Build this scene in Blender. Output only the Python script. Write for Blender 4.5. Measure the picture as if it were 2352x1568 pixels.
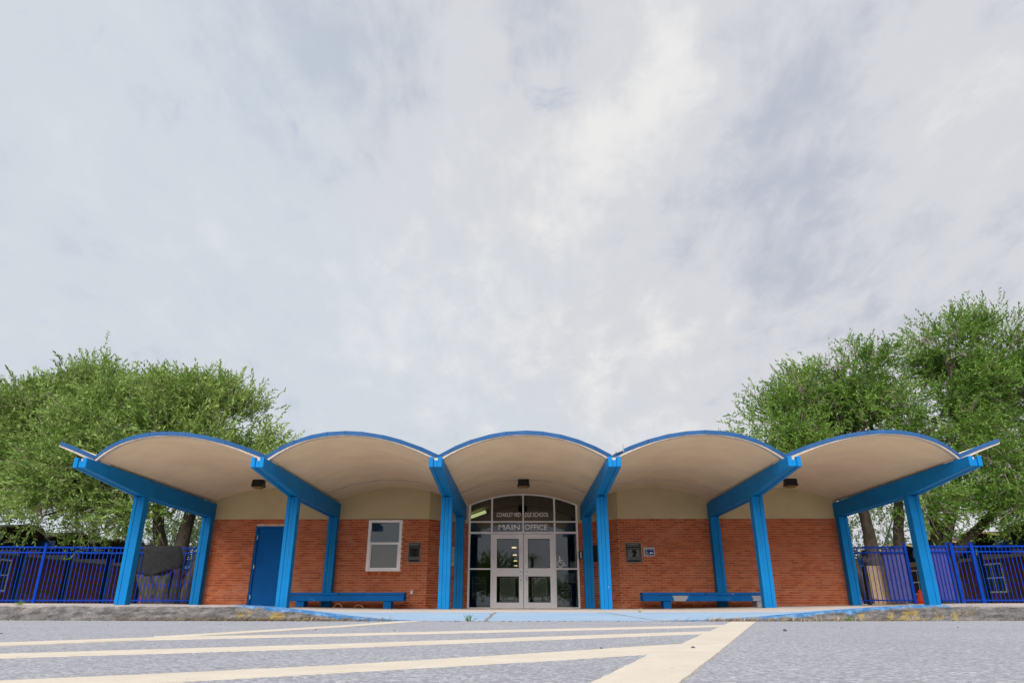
import bpy, bmesh, math, random
import numpy as np
from mathutils import Vector, Matrix, noise as mnoise

for o in list(bpy.data.objects):
    bpy.data.objects.remove(o, do_unlink=True)
scene = bpy.context.scene
COL = scene.collection
R = math.radians
rng = random.Random(7)

# ------------------------------------------------------------------ camera
cam_d = bpy.data.cameras.new('camera')
cam_d.sensor_width = 36.0
cam_d.lens = 1575.0 / 2352.0 * 36.0
cam_d.clip_start = 0.05
cam_d.clip_end = 3000
cam = bpy.data.objects.new('camera', cam_d)
COL.objects.link(cam)
cam.location = (-0.12, 0.0, 0.16)
cam.rotation_euler = (R(90 + 21.01), 0, R(0.6))
scene.camera = cam

# ------------------------------------------------------------------ sky, sun, exposure
world = bpy.data.worlds.new('World')
scene.world = world
world.use_nodes = True
SUN_EL, SUN_AZ = 35.0, -8.0        # soft sun behind the camera, seen through cloud
def build_world():
    nt = world.node_tree
    N, L = nt.nodes, nt.links
    N.clear()
    out = N.new('ShaderNodeOutputWorld')
    bg = N.new('ShaderNodeBackground')
    L.new(bg.outputs[0], out.inputs[0])
    sky = N.new('ShaderNodeTexSky')
    sky.sky_type = 'NISHITA'
    sky.sun_disc = False
    sky.sun_elevation = R(SUN_EL)
    sky.sun_rotation = R(180 - SUN_AZ)
    sky.air_density = 1.0
    sky.dust_density = 1.5
    skym = N.new('ShaderNodeVectorMath'); skym.operation = 'SCALE'
    skym.inputs['Scale'].default_value = 0.22
    L.new(sky.outputs[0], skym.inputs[0])
    tc = N.new('ShaderNodeTexCoord')
    sep = N.new('ShaderNodeSeparateXYZ')
    L.new(tc.outputs['Generated'], sep.inputs[0])
    def math_n(op, a, b=None):
        m = N.new('ShaderNodeMath'); m.operation = op
        for i, v in enumerate((a, b)):
            if v is None: continue
            if isinstance(v, (int, float)): m.inputs[i].default_value = v
            else: L.new(v, m.inputs[i])
        return m.outputs[0]
    zc = math_n('MAXIMUM', sep.outputs['Z'], 0.0)
    den = math_n('ADD', zc, 0.28)
    px = math_n('DIVIDE', sep.outputs['X'], den)
    py = math_n('DIVIDE', sep.outputs['Y'], den)
    comb = N.new('ShaderNodeCombineXYZ')
    L.new(px, comb.inputs[0]); L.new(py, comb.inputs[1])
    def cloud_noise(scale, detail, rough, dist, off, sx=1.0, sy=1.0, rot=0.0):
        mp = N.new('ShaderNodeMapping')
        mp.inputs['Location'].default_value = off
        mp.inputs['Rotation'].default_value = (0, 0, rot)
        mp.inputs['Scale'].default_value = (sx, sy, 1)
        L.new(comb.outputs[0], mp.inputs[0])
        n = N.new('ShaderNodeTexNoise')
        n.inputs['Scale'].default_value = scale
        n.inputs['Detail'].default_value = detail
        n.inputs['Roughness'].default_value = rough
        n.inputs['Distortion'].default_value = dist
        L.new(mp.outputs[0], n.inputs['Vector'])
        return n.outputs['Fac']
    def ramp(fac, stops):
        r = N.new('ShaderNodeValToRGB')
        el = r.color_ramp.elements
        el[0].position, el[0].color = stops[0][0], (*stops[0][1], 1)
        el[1].position, el[1].color = stops[-1][0], (*stops[-1][1], 1)
        for p, c in stops[1:-1]:
            e = el.new(p); e.color = (*c, 1)
        r.color_ramp.interpolation = 'EASE'
        L.new(fac, r.inputs[0])
        return r.outputs[0]
    def mix(fac, a, b):
        m = N.new('ShaderNodeMix'); m.data_type = 'RGBA'
        if isinstance(fac, float): m.inputs[0].default_value = fac
        else: L.new(fac, m.inputs[0])
        L.new(a, m.inputs[6]); L.new(b, m.inputs[7])
        return m.outputs[2]
    # slow warp so that the cloud masses get ragged edges
    wn = N.new('ShaderNodeTexNoise'); wn.inputs['Scale'].default_value = 3.2; wn.inputs['Detail'].default_value = 7
    wn.inputs['Roughness'].default_value = 0.62
    L.new(comb.outputs[0], wn.inputs['Vector'])
    ws = N.new('ShaderNodeVectorMath'); ws.operation = 'SUBTRACT'; ws.inputs[1].default_value = (0.5, 0.5, 0.5)
    L.new(wn.outputs['Color'], ws.inputs[0])
    wm = N.new('ShaderNodeVectorMath'); wm.operation = 'MULTIPLY_ADD'; wm.inputs[1].default_value = (0.30, 0.30, 0)
    L.new(ws.outputs[0], wm.inputs[0]); L.new(comb.outputs[0], wm.inputs[2])
    wsep = N.new('ShaderNodeSeparateXYZ'); L.new(wm.outputs[0], wsep.inputs[0])
    def mass(cx, cy, rx, ry, rot, amp):
        c, sn = math.cos(rot), math.sin(rot)
        dx = math_n('SUBTRACT', wsep.outputs[0], cx); dy = math_n('SUBTRACT', wsep.outputs[1], cy)
        a = math_n('ADD', math_n('MULTIPLY', dx, c / rx), math_n('MULTIPLY', dy, sn / rx))
        b = math_n('ADD', math_n('MULTIPLY', dx, -sn / ry), math_n('MULTIPLY', dy, c / ry))
        d2 = math_n('ADD', math_n('MULTIPLY', a, a), math_n('MULTIPLY', b, b))
        return math_n('MULTIPLY', math_n('POWER', 2.718, math_n('MULTIPLY', d2, -1.0)), amp * 0.78)
    big = cloud_noise(1.3, 5, 0.55, 0.3, (3.1, 1.7, 0), 1.2, 0.8, 0.45)
    small = cloud_noise(4.6, 9, 0.60, 0.4, (0.4, 5.2, 0.3), 1.0, 0.7, 0.5)
    puff = cloud_noise(11.0, 7, 0.62, 0.3, (2.4, 0.2, 0.9), 1.0, 0.55, 0.3)
    dens = math_n('ADD', math_n('ADD', math_n('MULTIPLY', big, 0.26), math_n('MULTIPLY', small, 0.48)), math_n('MULTIPLY', puff, 0.46))
    for m in ((0.22, 0.80, 0.075, 0.17, -0.1, 0.30), (0.10, 0.98, 0.09, 0.20, 0.5, 0.20), (-0.14, 1.22, 0.22, 0.28, 0.6, 0.10), (-0.25, 1.55, 0.50, 0.30, 0.2, 0.11),
              (0.57, 0.80, 0.07, 0.20, -0.5, 0.13), (0.30, 1.42, 0.14, 0.20, 0.2, 0.10), (-0.62, 0.95, 0.22, 0.25, 0.4, 0.07), (0.1, 2.1, 1.6, 0.45, 0, 0.09),
              (0.42, 0.86, 0.15, 0.32, -0.1, -0.16), (0.72, 1.12, 0.16, 0.20, 0.2, -0.12), (-0.10, 0.72, 0.26, 0.11, 0.0, -0.10), (-0.45, 0.72, 0.25, 0.14, 0.0, -0.06)):
        dens = math_n('ADD', dens, mass(*m))
    tint = math_n('ADD', math_n('MULTIPLY', wsep.outputs[0], 0.55), cloud_noise(1.1, 3, 0.5, 0.2, (7.7, 2.2, 0)))
    gray = ramp(tint, [(0.30, (0.57, 0.65, 0.74)), (0.72, (0.53, 0.565, 0.66))])
    white = ramp(tint, [(0.3, (0.79, 0.815, 0.86)), (0.66, (0.885, 0.88, 0.875))])
    cov = ramp(dens, [(0.41, (0, 0, 0)), (0.63, (0.5, 0.5, 0.5)), (0.88, (1, 1, 1))])
    cloud = mix(cov, gray, white)
    gsum = math_n('ADD', cloud_noise(7.0, 6, 0.6, 0.4, (1.9, 8.3, 0.7), 1.0, 0.8, 0.3), mass(0.0, 0.735, 0.16, 0.08, 0.25, 0.16))
    gap = ramp(gsum, [(0.62, (0, 0, 0)), (0.86, (0.6, 0.6, 0.6))])
    gp = N.new('ShaderNodeRGBToBW'); L.new(gap, gp.inputs[0])
    final = mix(gp.outputs[0], cloud, skym.outputs[0])
    L.new(final, bg.inputs[0])
    bg.inputs['Strength'].default_value = 0.322
build_world()

sun_d = bpy.data.lights.new('sun', 'SUN')
sun_d.energy = 1.5
sun_d.angle = R(48)
sun_d.color = (1.0, 0.96, 0.9)
sun = bpy.data.objects.new('sun', sun_d)
COL.objects.link(sun)
sun.location = (0, -20, 40)
sun.rotation_euler = (R(90 - SUN_EL), 0, R(SUN_AZ))

scene.view_settings.view_transform = 'Standard'
scene.view_settings.look = 'None'
scene.view_settings.exposure = 1.55
scene.view_settings.gamma = 1.0
scene.view_settings.use_curve_mapping = False
scene.render.resolution_x = 1024
scene.render.resolution_y = 682
scene.cycles.max_bounces = 8
scene.cycles.transparent_max_bounces = 12

# ------------------------------------------------------------------ materials
MATS = {}
def newmat(name):
    m = bpy.data.materials.new(name)
    m.use_nodes = True
    nt = m.node_tree
    nt.nodes.clear()
    MATS[name] = m
    return m, nt.nodes, nt.links

class NB:
    """small node-building helper"""
    def __init__(s, name):
        s.m, s.N, s.L = newmat(name)
        s.out = s.N.new('ShaderNodeOutputMaterial')
        s.tc = s.N.new('ShaderNodeTexCoord')
        s.geo = s.N.new('ShaderNodeNewGeometry')
    def link(s, v, sock):
        if hasattr(v, 'is_linked') or isinstance(v, bpy.types.NodeSocket): s.L.new(v, sock)
        elif isinstance(v, (tuple, list)) and len(v) == 3 and sock.type == 'RGBA': sock.default_value = (*v, 1)
        else: sock.default_value = v
    def math(s, op, a, b=0.0, c=None, clamp=False):
        n = s.N.new('ShaderNodeMath'); n.operation = op; n.use_clamp = clamp
        s.link(a, n.inputs[0]); s.link(b, n.inputs[1])
        if c is not None: s.link(c, n.inputs[2])
        return n.outputs[0]
    def noise(s, scale, detail=4, rough=0.55, vec=None, dist=0.0, scl=None):
        n = s.N.new('ShaderNodeTexNoise')
        n.inputs['Scale'].default_value = scale; n.inputs['Detail'].default_value = detail
        n.inputs['Roughness'].default_value = rough; n.inputs['Distortion'].default_value = dist
        v = vec or s.geo.outputs['Position']
        if scl:
            mp = s.N.new('ShaderNodeMapping'); mp.inputs['Scale'].default_value = scl
            s.L.new(v, mp.inputs[0]); v = mp.outputs[0]
        s.L.new(v, n.inputs['Vector'])
        return n.outputs['Fac']
    def voronoi(s, scale, out='Color', scl=None):
        n = s.N.new('ShaderNodeTexVoronoi'); n.inputs['Scale'].default_value = scale
        v = s.geo.outputs['Position']
        if scl:
            mp = s.N.new('ShaderNodeMapping'); mp.inputs['Scale'].default_value = scl
            s.L.new(v, mp.inputs[0]); v = mp.outputs[0]
        s.L.new(v, n.inputs['Vector'])
        return n.outputs[out]
    def step(s, v, lo, hi):
        n = s.N.new('ShaderNodeMapRange'); n.interpolation_type = 'SMOOTHSTEP'
        s.link(v, n.inputs[0]); n.inputs[1].default_value = lo; n.inputs[2].default_value = hi
        return n.outputs[0]
    def ramp(s, fac, stops):
        r = s.N.new('ShaderNodeValToRGB'); el = r.color_ramp.elements
        el[0].position, el[0].color = stops[0][0], (*stops[0][1], 1)
        el[1].position, el[1].color = stops[-1][0], (*stops[-1][1], 1)
        for p, c in stops[1:-1]:
            e = el.new(p); e.color = (*c, 1)
        s.L.new(fac, r.inputs[0])
        return r.outputs[0]
    def mix(s, fac, a, b, mode='MIX'):
        n = s.N.new('ShaderNodeMix'); n.data_type = 'RGBA'; n.blend_type = mode
        s.link(fac, n.inputs[0]); s.link(a, n.inputs[6]); s.link(b, n.inputs[7])
        return n.outputs[2]
    def pos(s):
        n = s.N.new('ShaderNodeSeparateXYZ'); s.L.new(s.geo.outputs['Position'], n.inputs[0])
        return n.outputs
    def attr(s, name, out='Fac'):
        n = s.N.new('ShaderNodeAttribute'); n.attribute_name = name
        return n.outputs[out]
    def finish(s, color, rough=0.7, bump=None, bstr=0.3, bdist=0.01, spec=0.35, metal=0.0):
        b = s.N.new('ShaderNodeBsdfPrincipled')
        s.link(color, b.inputs['Base Color']); s.link(rough, b.inputs['Roughness'])
        b.inputs['Specular IOR Level'].default_value = spec
        b.inputs['Metallic'].default_value = metal
        if bump is not None:
            bn = s.N.new('ShaderNodeBump'); bn.inputs['Strength'].default_value = bstr
            bn.inputs['Distance'].default_value = bdist
            s.L.new(bump, bn.inputs['Height']); s.L.new(bn.outputs[0], b.inputs['Normal'])
        s.L.new(b.outputs[0], s.out.inputs[0])
        return s.m

def simple(name, col, rough=0.6, var=0.12, vscale=3.0, bump=0.15, bscale=60, spec=0.35, metal=0.0, bdist=0.004):
    nb = NB(name)
    n = nb.noise(vscale, 5, 0.6)
    k = nb.step(n, 0.25, 0.75)
    c = nb.mix(k, tuple(x * (1 - var) for x in col), tuple(min(1, x * (1 + var)) for x in col))
    return nb.finish(c, rough, nb.noise(bscale, 3, 0.6), bump, bdist, spec, metal)

def chipped(name, col, under, thr=0.70, scale=5.0, rough=0.45, var=0.1, scl=(1, 1, 1)):
    """painted wood: a little grain, some chips showing the wood"""
    nb = NB(name)
    n = nb.noise(2.2, 5, 0.6)
    c = nb.mix(nb.step(n, 0.25, 0.75), tuple(x * (1 - var) for x in col), tuple(x * (1 + var) for x in col))
    grime = nb.step(nb.noise(7, 6, 0.7, scl=(1, 1, 0.25)), 0.55, 0.8)
    c = nb.mix(nb.math('MULTIPLY', grime, 0.22), c, tuple(x * 0.5 + 0.004 for x in col))
    chip = nb.step(nb.noise(scale, 8, 0.68, scl=scl), thr, thr + 0.015)
    c = nb.mix(chip, c, under)
    g = nb.noise(30, 5, 0.6, scl=(1, 1, 0.12))
    return nb.finish(c, rough, g, 0.25, 0.004, 0.06)

M = {}
M['blue'] = chipped('blue_painted_timber', (0.006, 0.175, 0.46), (0.42, 0.42, 0.42), 0.715, 4.5)
M['bluedoor'] = simple('blue_door_paint', (0.002, 0.105, 0.37), 0.5, 0.1, 2.0, 0.08, 40, 0.08)
def m_bench():
    nb = NB('blue_bench_paint')
    col = (0.004, 0.115, 0.37)
    P = nb.pos()
    c = nb.mix(nb.step(nb.noise(2.2, 5, 0.6), 0.25, 0.75), tuple(x * 0.9 for x in col), tuple(x * 1.12 for x in col))
    chip = nb.step(nb.noise(3.4, 8, 0.7, scl=(1, 1.5, 2.0)), 0.655, 0.67)
    wob = nb.math('MULTIPLY', nb.math('SUBTRACT', nb.noise(9, 6, 0.7), 0.5), 0.35)
    for x0, x1 in ((4.05, 4.40), (6.18, 6.46)):
        xm, xh = (x0 + x1) / 2, (x1 - x0) / 2
        d = nb.math('ADD', nb.math('ABSOLUTE', nb.math('SUBTRACT', P[0], xm)), wob)
        low = nb.step(nb.math('ADD', P[2], nb.math('MULTIPLY', wob, 0.25)), 0.41, 0.40)
        chip = nb.math('MAXIMUM', chip, nb.math('MULTIPLY', nb.step(d, xh + 0.01, xh - 0.01), low))
    c = nb.mix(chip, c, (0.36, 0.35, 0.38))
    return nb.finish(c, 0.6, nb.noise(30, 5, 0.6, scl=(0.1, 1, 1)), 0.25, 0.004, 0.06)
M['bluebench'] = m_bench()
M['fascia'] = simple('fascia_blue_metal', (0.026, 0.095, 0.245), 0.55, 0.12, 5, 0.05, 20, 0.12)
M['trimwhite'] = simple('chalky_white_trim', (0.50, 0.44, 0.385), 0.8, 0.18, 9, 0.4, 40)
M['fence'] = simple('fence_ultramarine_enamel', (0.003, 0.036, 0.29), 0.5, 0.15, 6, 0.05, 30, 0.05)
M['alum'] = simple('pale_aluminium', (0.90, 0.89, 0.92), 0.45, 0.05, 4, 0.04, 25, 0.3, 0.0)
M['steel'] = simple('brushed_steel', (0.45, 0.45, 0.47), 0.3, 0.06, 4, 0.04, 25, 0.5, 0.85)
M['winwhite'] = simple('white_window_frame', (0.88, 0.85, 0.85), 0.45, 0.05, 4, 0.04, 30)
M['black'] = simple('black_metal', (0.012, 0.012, 0.013), 0.45, 0.1, 6, 0.1, 60)
M['amber'] = simple('amber_lens', (0.20, 0.12, 0.02), 0.25, 0.1, 10, 0.1, 60, 0.5)
M['white'] = simple('white_plastic', (0.72, 0.72, 0.70), 0.45, 0.06, 10, 0.05, 60)
M['boxgrey'] = simple('grey_plastic', (0.42, 0.41, 0.41), 0.6, 0.1, 10, 0.05, 60, 0.1)
M['letter'] = simple('white_vinyl_letters', (0.88, 0.85, 0.85), 0.6, 0.03, 10, 0.02, 60, 0.1)
M['plaque'] = simple('dark_bronze_plaque', (0.010, 0.013, 0.013), 0.5, 0.3, 12, 0.1, 80, 0.08)
M['plaqueline'] = simple('worn_plaque_relief', (0.42, 0.44, 0.42), 0.6, 0.25, 14, 0.1, 80, 0.1, 0.0)
M['signblue'] = simple('sign_blue', (0.008, 0.04, 0.19), 0.5, 0.05, 10, 0.03, 60, 0.08)
M['paper'] = simple('dim_notice_paper', (0.62, 0.68, 0.64), 0.9, 0.15, 12, 0.1, 60, 0.05)
M['poster'] = simple('dark_poster', (0.035, 0.038, 0.042), 0.5, 0.2, 12, 0.02, 60)
M['postertext'] = simple('poster_text', (0.65, 0.68, 0.68), 0.6, 0.1, 12, 0.02, 60)
M['inkline'] = simple('printed_lines', (0.06, 0.07, 0.065), 0.8, 0.1, 12, 0.02, 60)
M['whitepaper'] = simple('white_paper', (0.62, 0.62, 0.62), 0.8, 0.04, 12, 0.05, 60)
M['cone'] = simple('orange_cone_plastic', (0.80, 0.055, 0.018), 0.45, 0.08, 8, 0.05, 60)
M['mat'] = simple('black_carpet', (0.016, 0.016, 0.018), 0.95, 0.3, 14, 0.6, 160)
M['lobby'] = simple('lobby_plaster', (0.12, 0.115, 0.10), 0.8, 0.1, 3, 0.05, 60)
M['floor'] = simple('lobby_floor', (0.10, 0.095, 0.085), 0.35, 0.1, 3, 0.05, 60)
M['blind'] = simple('beige_blind_slat', (0.30, 0.245, 0.12), 0.6, 0.08, 4, 0.05, 60)
M['cord'] = simple('tan_cord', (0.62, 0.36, 0.18), 0.6, 0.08, 4, 0.05, 60)
M['stone'] = simple('dark_pebble', (0.10, 0.10, 0.10), 0.8, 0.3, 60, 0.4, 200)
M['dry'] = simple('dry_straw', (0.46, 0.37, 0.23), 0.8, 0.35, 30, 0.1, 100)
M['grassblade'] = simple('green_grass', (0.10, 0.19, 0.04), 0.7, 0.3, 30, 0.1, 100)
M['yellowpaint'] = simple('faded_yellow_trim', (0.55, 0.42, 0.10), 0.7, 0.15, 10, 0.1, 60)
M['roofdark'] = simple('weathered_roof_felt', (0.05, 0.05, 0.052), 0.9, 0.2, 3, 0.2, 30)
M['shadedsoffit'] = simple('shade_toned_wing_soffit', (0.05, 0.04, 0.03), 0.9, 0.2, 3, 0.2, 30)  # wing vaults: shade of the undersides is put into this dark colour
M['wingbeam'] = simple('dark_blue_wing_beam', (0.006, 0.05, 0.14), 0.5, 0.1, 3, 0.1, 30)

def emission(name, col, strength):
    m, N, L = newmat(name)
    e = N.new('ShaderNodeEmission'); e.inputs[0].default_value = (*col, 1); e.inputs[1].default_value = strength
    o = N.new('ShaderNodeOutputMaterial'); L.new(e.outputs[0], o.inputs[0])
    return m
M['tube'] = emission('lit_fluorescent_tube', (0.70, 0.80, 0.38), 0.5)
M['lamp'] = emission('lit_ceiling_panel', (1.0, 0.82, 0.5), 0.8)

def m_stucco(name, col):
    nb = NB(name)
    n = nb.step(nb.noise(1.4, 6, 0.62), 0.3, 0.72)
    c = nb.mix(n, tuple(x * 0.93 for x in col), tuple(x * 1.05 for x in col))
    stain = nb.step(nb.noise(0.9, 7, 0.65, scl=(1, 0.6, 1)), 0.60, 0.82)
    c = nb.mix(nb.math('MULTIPLY', stain, 0.25), c, tuple(x * 0.7 for x in col))
    sp = nb.step(nb.noise(55, 2, 0.7), 0.62, 0.78)
    c = nb.mix(nb.math('MULTIPLY', sp, 0.22), c, tuple(x * 0.55 for x in col))
    return nb.finish(c, 0.9, nb.noise(70, 4, 0.7), 0.5, 0.006, 0.2)
M['soffit'] = m_stucco('soffit_stucco', (0.76, 0.625, 0.445))
M['stucco'] = m_stucco('wall_stucco', (0.53, 0.44, 0.265))

def m_brick(name, rnd_kind, base=((0.36, 0.080, 0.030), (0.50, 0.125, 0.048), (0.58, 0.18, 0.080))):
    nb = NB(name)
    if rnd_kind == 'object':
        oi = nb.N.new('ShaderNodeObjectInfo'); rnd = oi.outputs['Random']
    else:
        rnd = nb.geo.outputs['Random Per Island']
    c = nb.ramp(rnd, [(0.0, base[0]), (0.5, base[1]), (1.0, base[2])])
    n = nb.noise(22, 6, 0.7)
    c = nb.mix(nb.step(n, 0.3, 0.75), c, nb.mix(0.5, c, base[0]))
    pale = nb.step(nb.noise(1.1, 5, 0.6), 0.48, 0.75)
    low = nb.step(nb.pos()[2], 1.3, 0.1)
    f = nb.math('MULTIPLY', pale, nb.math('ADD', nb.math('MULTIPLY', low, 0.5), 0.22))
    c = nb.mix(f, c, (0.50, 0.25, 0.17))
    speck = nb.step(nb.noise(90, 3, 0.7), 0.66, 0.75)
    c = nb.mix(nb.math('MULTIPLY', speck, 0.35), c, (0.12, 0.03, 0.02))
    return nb.finish(c, 0.85, nb.noise(80, 4, 0.65), 0.5, 0.004, 0.12)
M['brick'] = m_brick('brick_single', 'object')
M['bricks'] = m_brick('brick_many', 'island')
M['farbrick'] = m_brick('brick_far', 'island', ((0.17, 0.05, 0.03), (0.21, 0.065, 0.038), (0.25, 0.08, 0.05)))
M['mortar'] = simple('mortar', (0.60, 0.44, 0.32), 0.95, 0.2, 7, 0.5, 90)
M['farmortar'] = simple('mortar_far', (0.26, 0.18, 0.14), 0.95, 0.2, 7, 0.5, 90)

def m_glass(name, tint, spec=1.0):
    m, N, L = newmat(name)
    out = N.new('ShaderNodeOutputMaterial')
    tr = N.new('ShaderNodeBsdfTransparent'); tr.inputs[0].default_value = (*tint, 1)
    gl = N.new('ShaderNodeBsdfGlossy'); gl.inputs['Roughness'].default_value = 0.015
    gl.inputs['Color'].default_value = (0.92, 0.94, 1, 1)
    fr = N.new('ShaderNodeFresnel'); fr.inputs[0].default_value = 1.62
    tcn = N.new('ShaderNodeTexCoord')
    nz = N.new('ShaderNodeTexNoise'); nz.inputs['Scale'].default_value = 1.5; nz.inputs['Detail'].default_value = 1
    L.new(tcn.outputs['Object'], nz.inputs['Vector'])
    bp = N.new('ShaderNodeBump'); bp.inputs['Strength'].default_value = 0.03; bp.inputs['Distance'].default_value = 0.02
    L.new(nz.outputs['Fac'], bp.inputs['Height']); L.new(bp.outputs[0], gl.inputs['Normal'])
    mult = N.new('ShaderNodeMath'); mult.operation = 'MULTIPLY'; mult.inputs[1].default_value = 1.25 * spec; mult.use_clamp = True
    L.new(fr.outputs[0], mult.inputs[0])
    mx = N.new('ShaderNodeMixShader')
    L.new(mult.outputs[0], mx.inputs[0]); L.new(tr.outputs[0], mx.inputs[1]); L.new(gl.outputs[0], mx.inputs[2])
    L.new(mx.outputs[0], out.inputs[0])
    return m
M['glass'] = m_glass('tinted_glass', (0.66, 0.67, 0.64))
M['winglass'] = m_glass('window_glass', (0.85, 0.85, 0.8))

def m_screen():
    nb = NB('perforated_screen')
    b = nb.N.new('ShaderNodeBsdfPrincipled'); b.inputs['Base Color'].default_value = (0.055, 0.06, 0.27, 1)
    b.inputs['Roughness'].default_value = 0.5
    t = nb.N.new('ShaderNodeBsdfTransparent')
    v = nb.voronoi(110, 'Distance')
    hole = nb.math('MULTIPLY', nb.step(v, 0.50, 0.30), 0.75)
    mx = nb.N.new('ShaderNodeMixShader')
    nb.L.new(hole, mx.inputs[0]); nb.L.new(b.outputs[0], mx.inputs[1]); nb.L.new(t.outputs[0], mx.inputs[2])
    nb.L.new(mx.outputs[0], nb.out.inputs[0])
    return nb.m
M['screen'] = m_screen()

def m_plywood():
    nb = NB('plywood')
    g = nb.noise(5, 7, 0.65, scl=(7, 1, 0.8), dist=0.6)
    c = nb.ramp(g, [(0.25, (0.42, 0.27, 0.13)), (0.5, (0.58, 0.42, 0.23)), (0.75, (0.66, 0.50, 0.30))])
    k = nb.step(nb.noise(3.3, 3, 0.6, scl=(1, 1, 2.5)), 0.66, 0.72)
    c = nb.mix(nb.math('MULTIPLY', k, 0.7), c, (0.22, 0.12, 0.05))
    return nb.finish(c, 0.8, g, 0.2, 0.003, 0.2)
M['ply'] = m_plywood()

def m_asphalt():
    nb = NB('worn_asphalt')
    agg = nb.voronoi(95, 'Color')
    sepa = nb.N.new('ShaderNodeSeparateColor'); nb.L.new(agg, sepa.inputs[0])
    c = nb.ramp(sepa.outputs[0], [(0.0, (0.27, 0.27, 0.305)), (0.5, (0.39, 0.39, 0.43)), (0.86, (0.49, 0.49, 0.53)), (1.0, (0.64, 0.63, 0.65))])
    fine = nb.noise(260, 4, 0.75)
    c = nb.mix(nb.step(fine, 0.50, 0.35), c, (0.13, 0.13, 0.15))
    big = nb.step(nb.noise(0.9, 6, 0.62), 0.3, 0.75)
    c = nb.mix(nb.math('MULTIPLY', big, 0.25), c, (0.22, 0.22, 0.25))
    clump = nb.step(nb.noise(14, 4, 0.7), 0.56, 0.70)
    c = nb.mix(nb.math('MULTIPLY', clump, 0.30), c, (0.19, 0.19, 0.215))
    blot = nb.step(nb.noise(1.7, 5, 0.65), 0.66, 0.74)
    c = nb.mix(nb.math('MULTIPLY', blot, 0.22), c, (0.20, 0.20, 0.22))
    sp1 = nb.step(nb.noise(60, 5, 0.8), 0.55, 0.64)
    c = nb.mix(nb.math('MULTIPLY', sp1, 0.6), c, (0.16, 0.16, 0.185))
    sp2 = nb.step(nb.noise(75, 5, 0.8, scl=(1.3, 1, 1)), 0.60, 0.67)
    c = nb.mix(nb.math('MULTIPLY', sp2, 0.5), c, (0.62, 0.62, 0.65))
    d = nb.voronoi(95, 'Distance')
    h = nb.math('ADD', nb.math('MULTIPLY', nb.noise(150, 4, 0.75), 0.8), nb.math('MULTIPLY', d, -0.5))
    return nb.finish(c, 0.9, h, 0.5, 0.007, 0.1)
M['asphalt'] = m_asphalt()

def m_marking():
    nb = NB('cream_road_paint')
    n = nb.noise(4, 6, 0.65)
    c = nb.mix(nb.step(n, 0.3, 0.75), (0.60, 0.53, 0.435), (0.68, 0.61, 0.51))
    dirt = nb.step(nb.noise(26, 7, 0.8), 0.55, 0.70)
    c = nb.mix(nb.math('MULTIPLY', dirt, 0.5), c, (0.42, 0.34, 0.25))
    worn = nb.step(nb.noise(10, 9, 0.80), 0.60, 0.66)
    c = nb.mix(nb.math('MULTIPLY', worn, 0.7), c, (0.27, 0.26, 0.28))
    crack = nb.voronoi(1.6, 'Distance')
    yel = nb.step(nb.noise(3.0, 5, 0.7), 0.68, 0.74)
    c = nb.mix(nb.math('MULTIPLY', yel, 0.6), c, (0.55, 0.38, 0.10))
    h = nb.noise(60, 4, 0.7)
    return nb.finish(c, 0.75, h, 0.4, 0.008, 0.3)
M['marking'] = m_marking()

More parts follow.
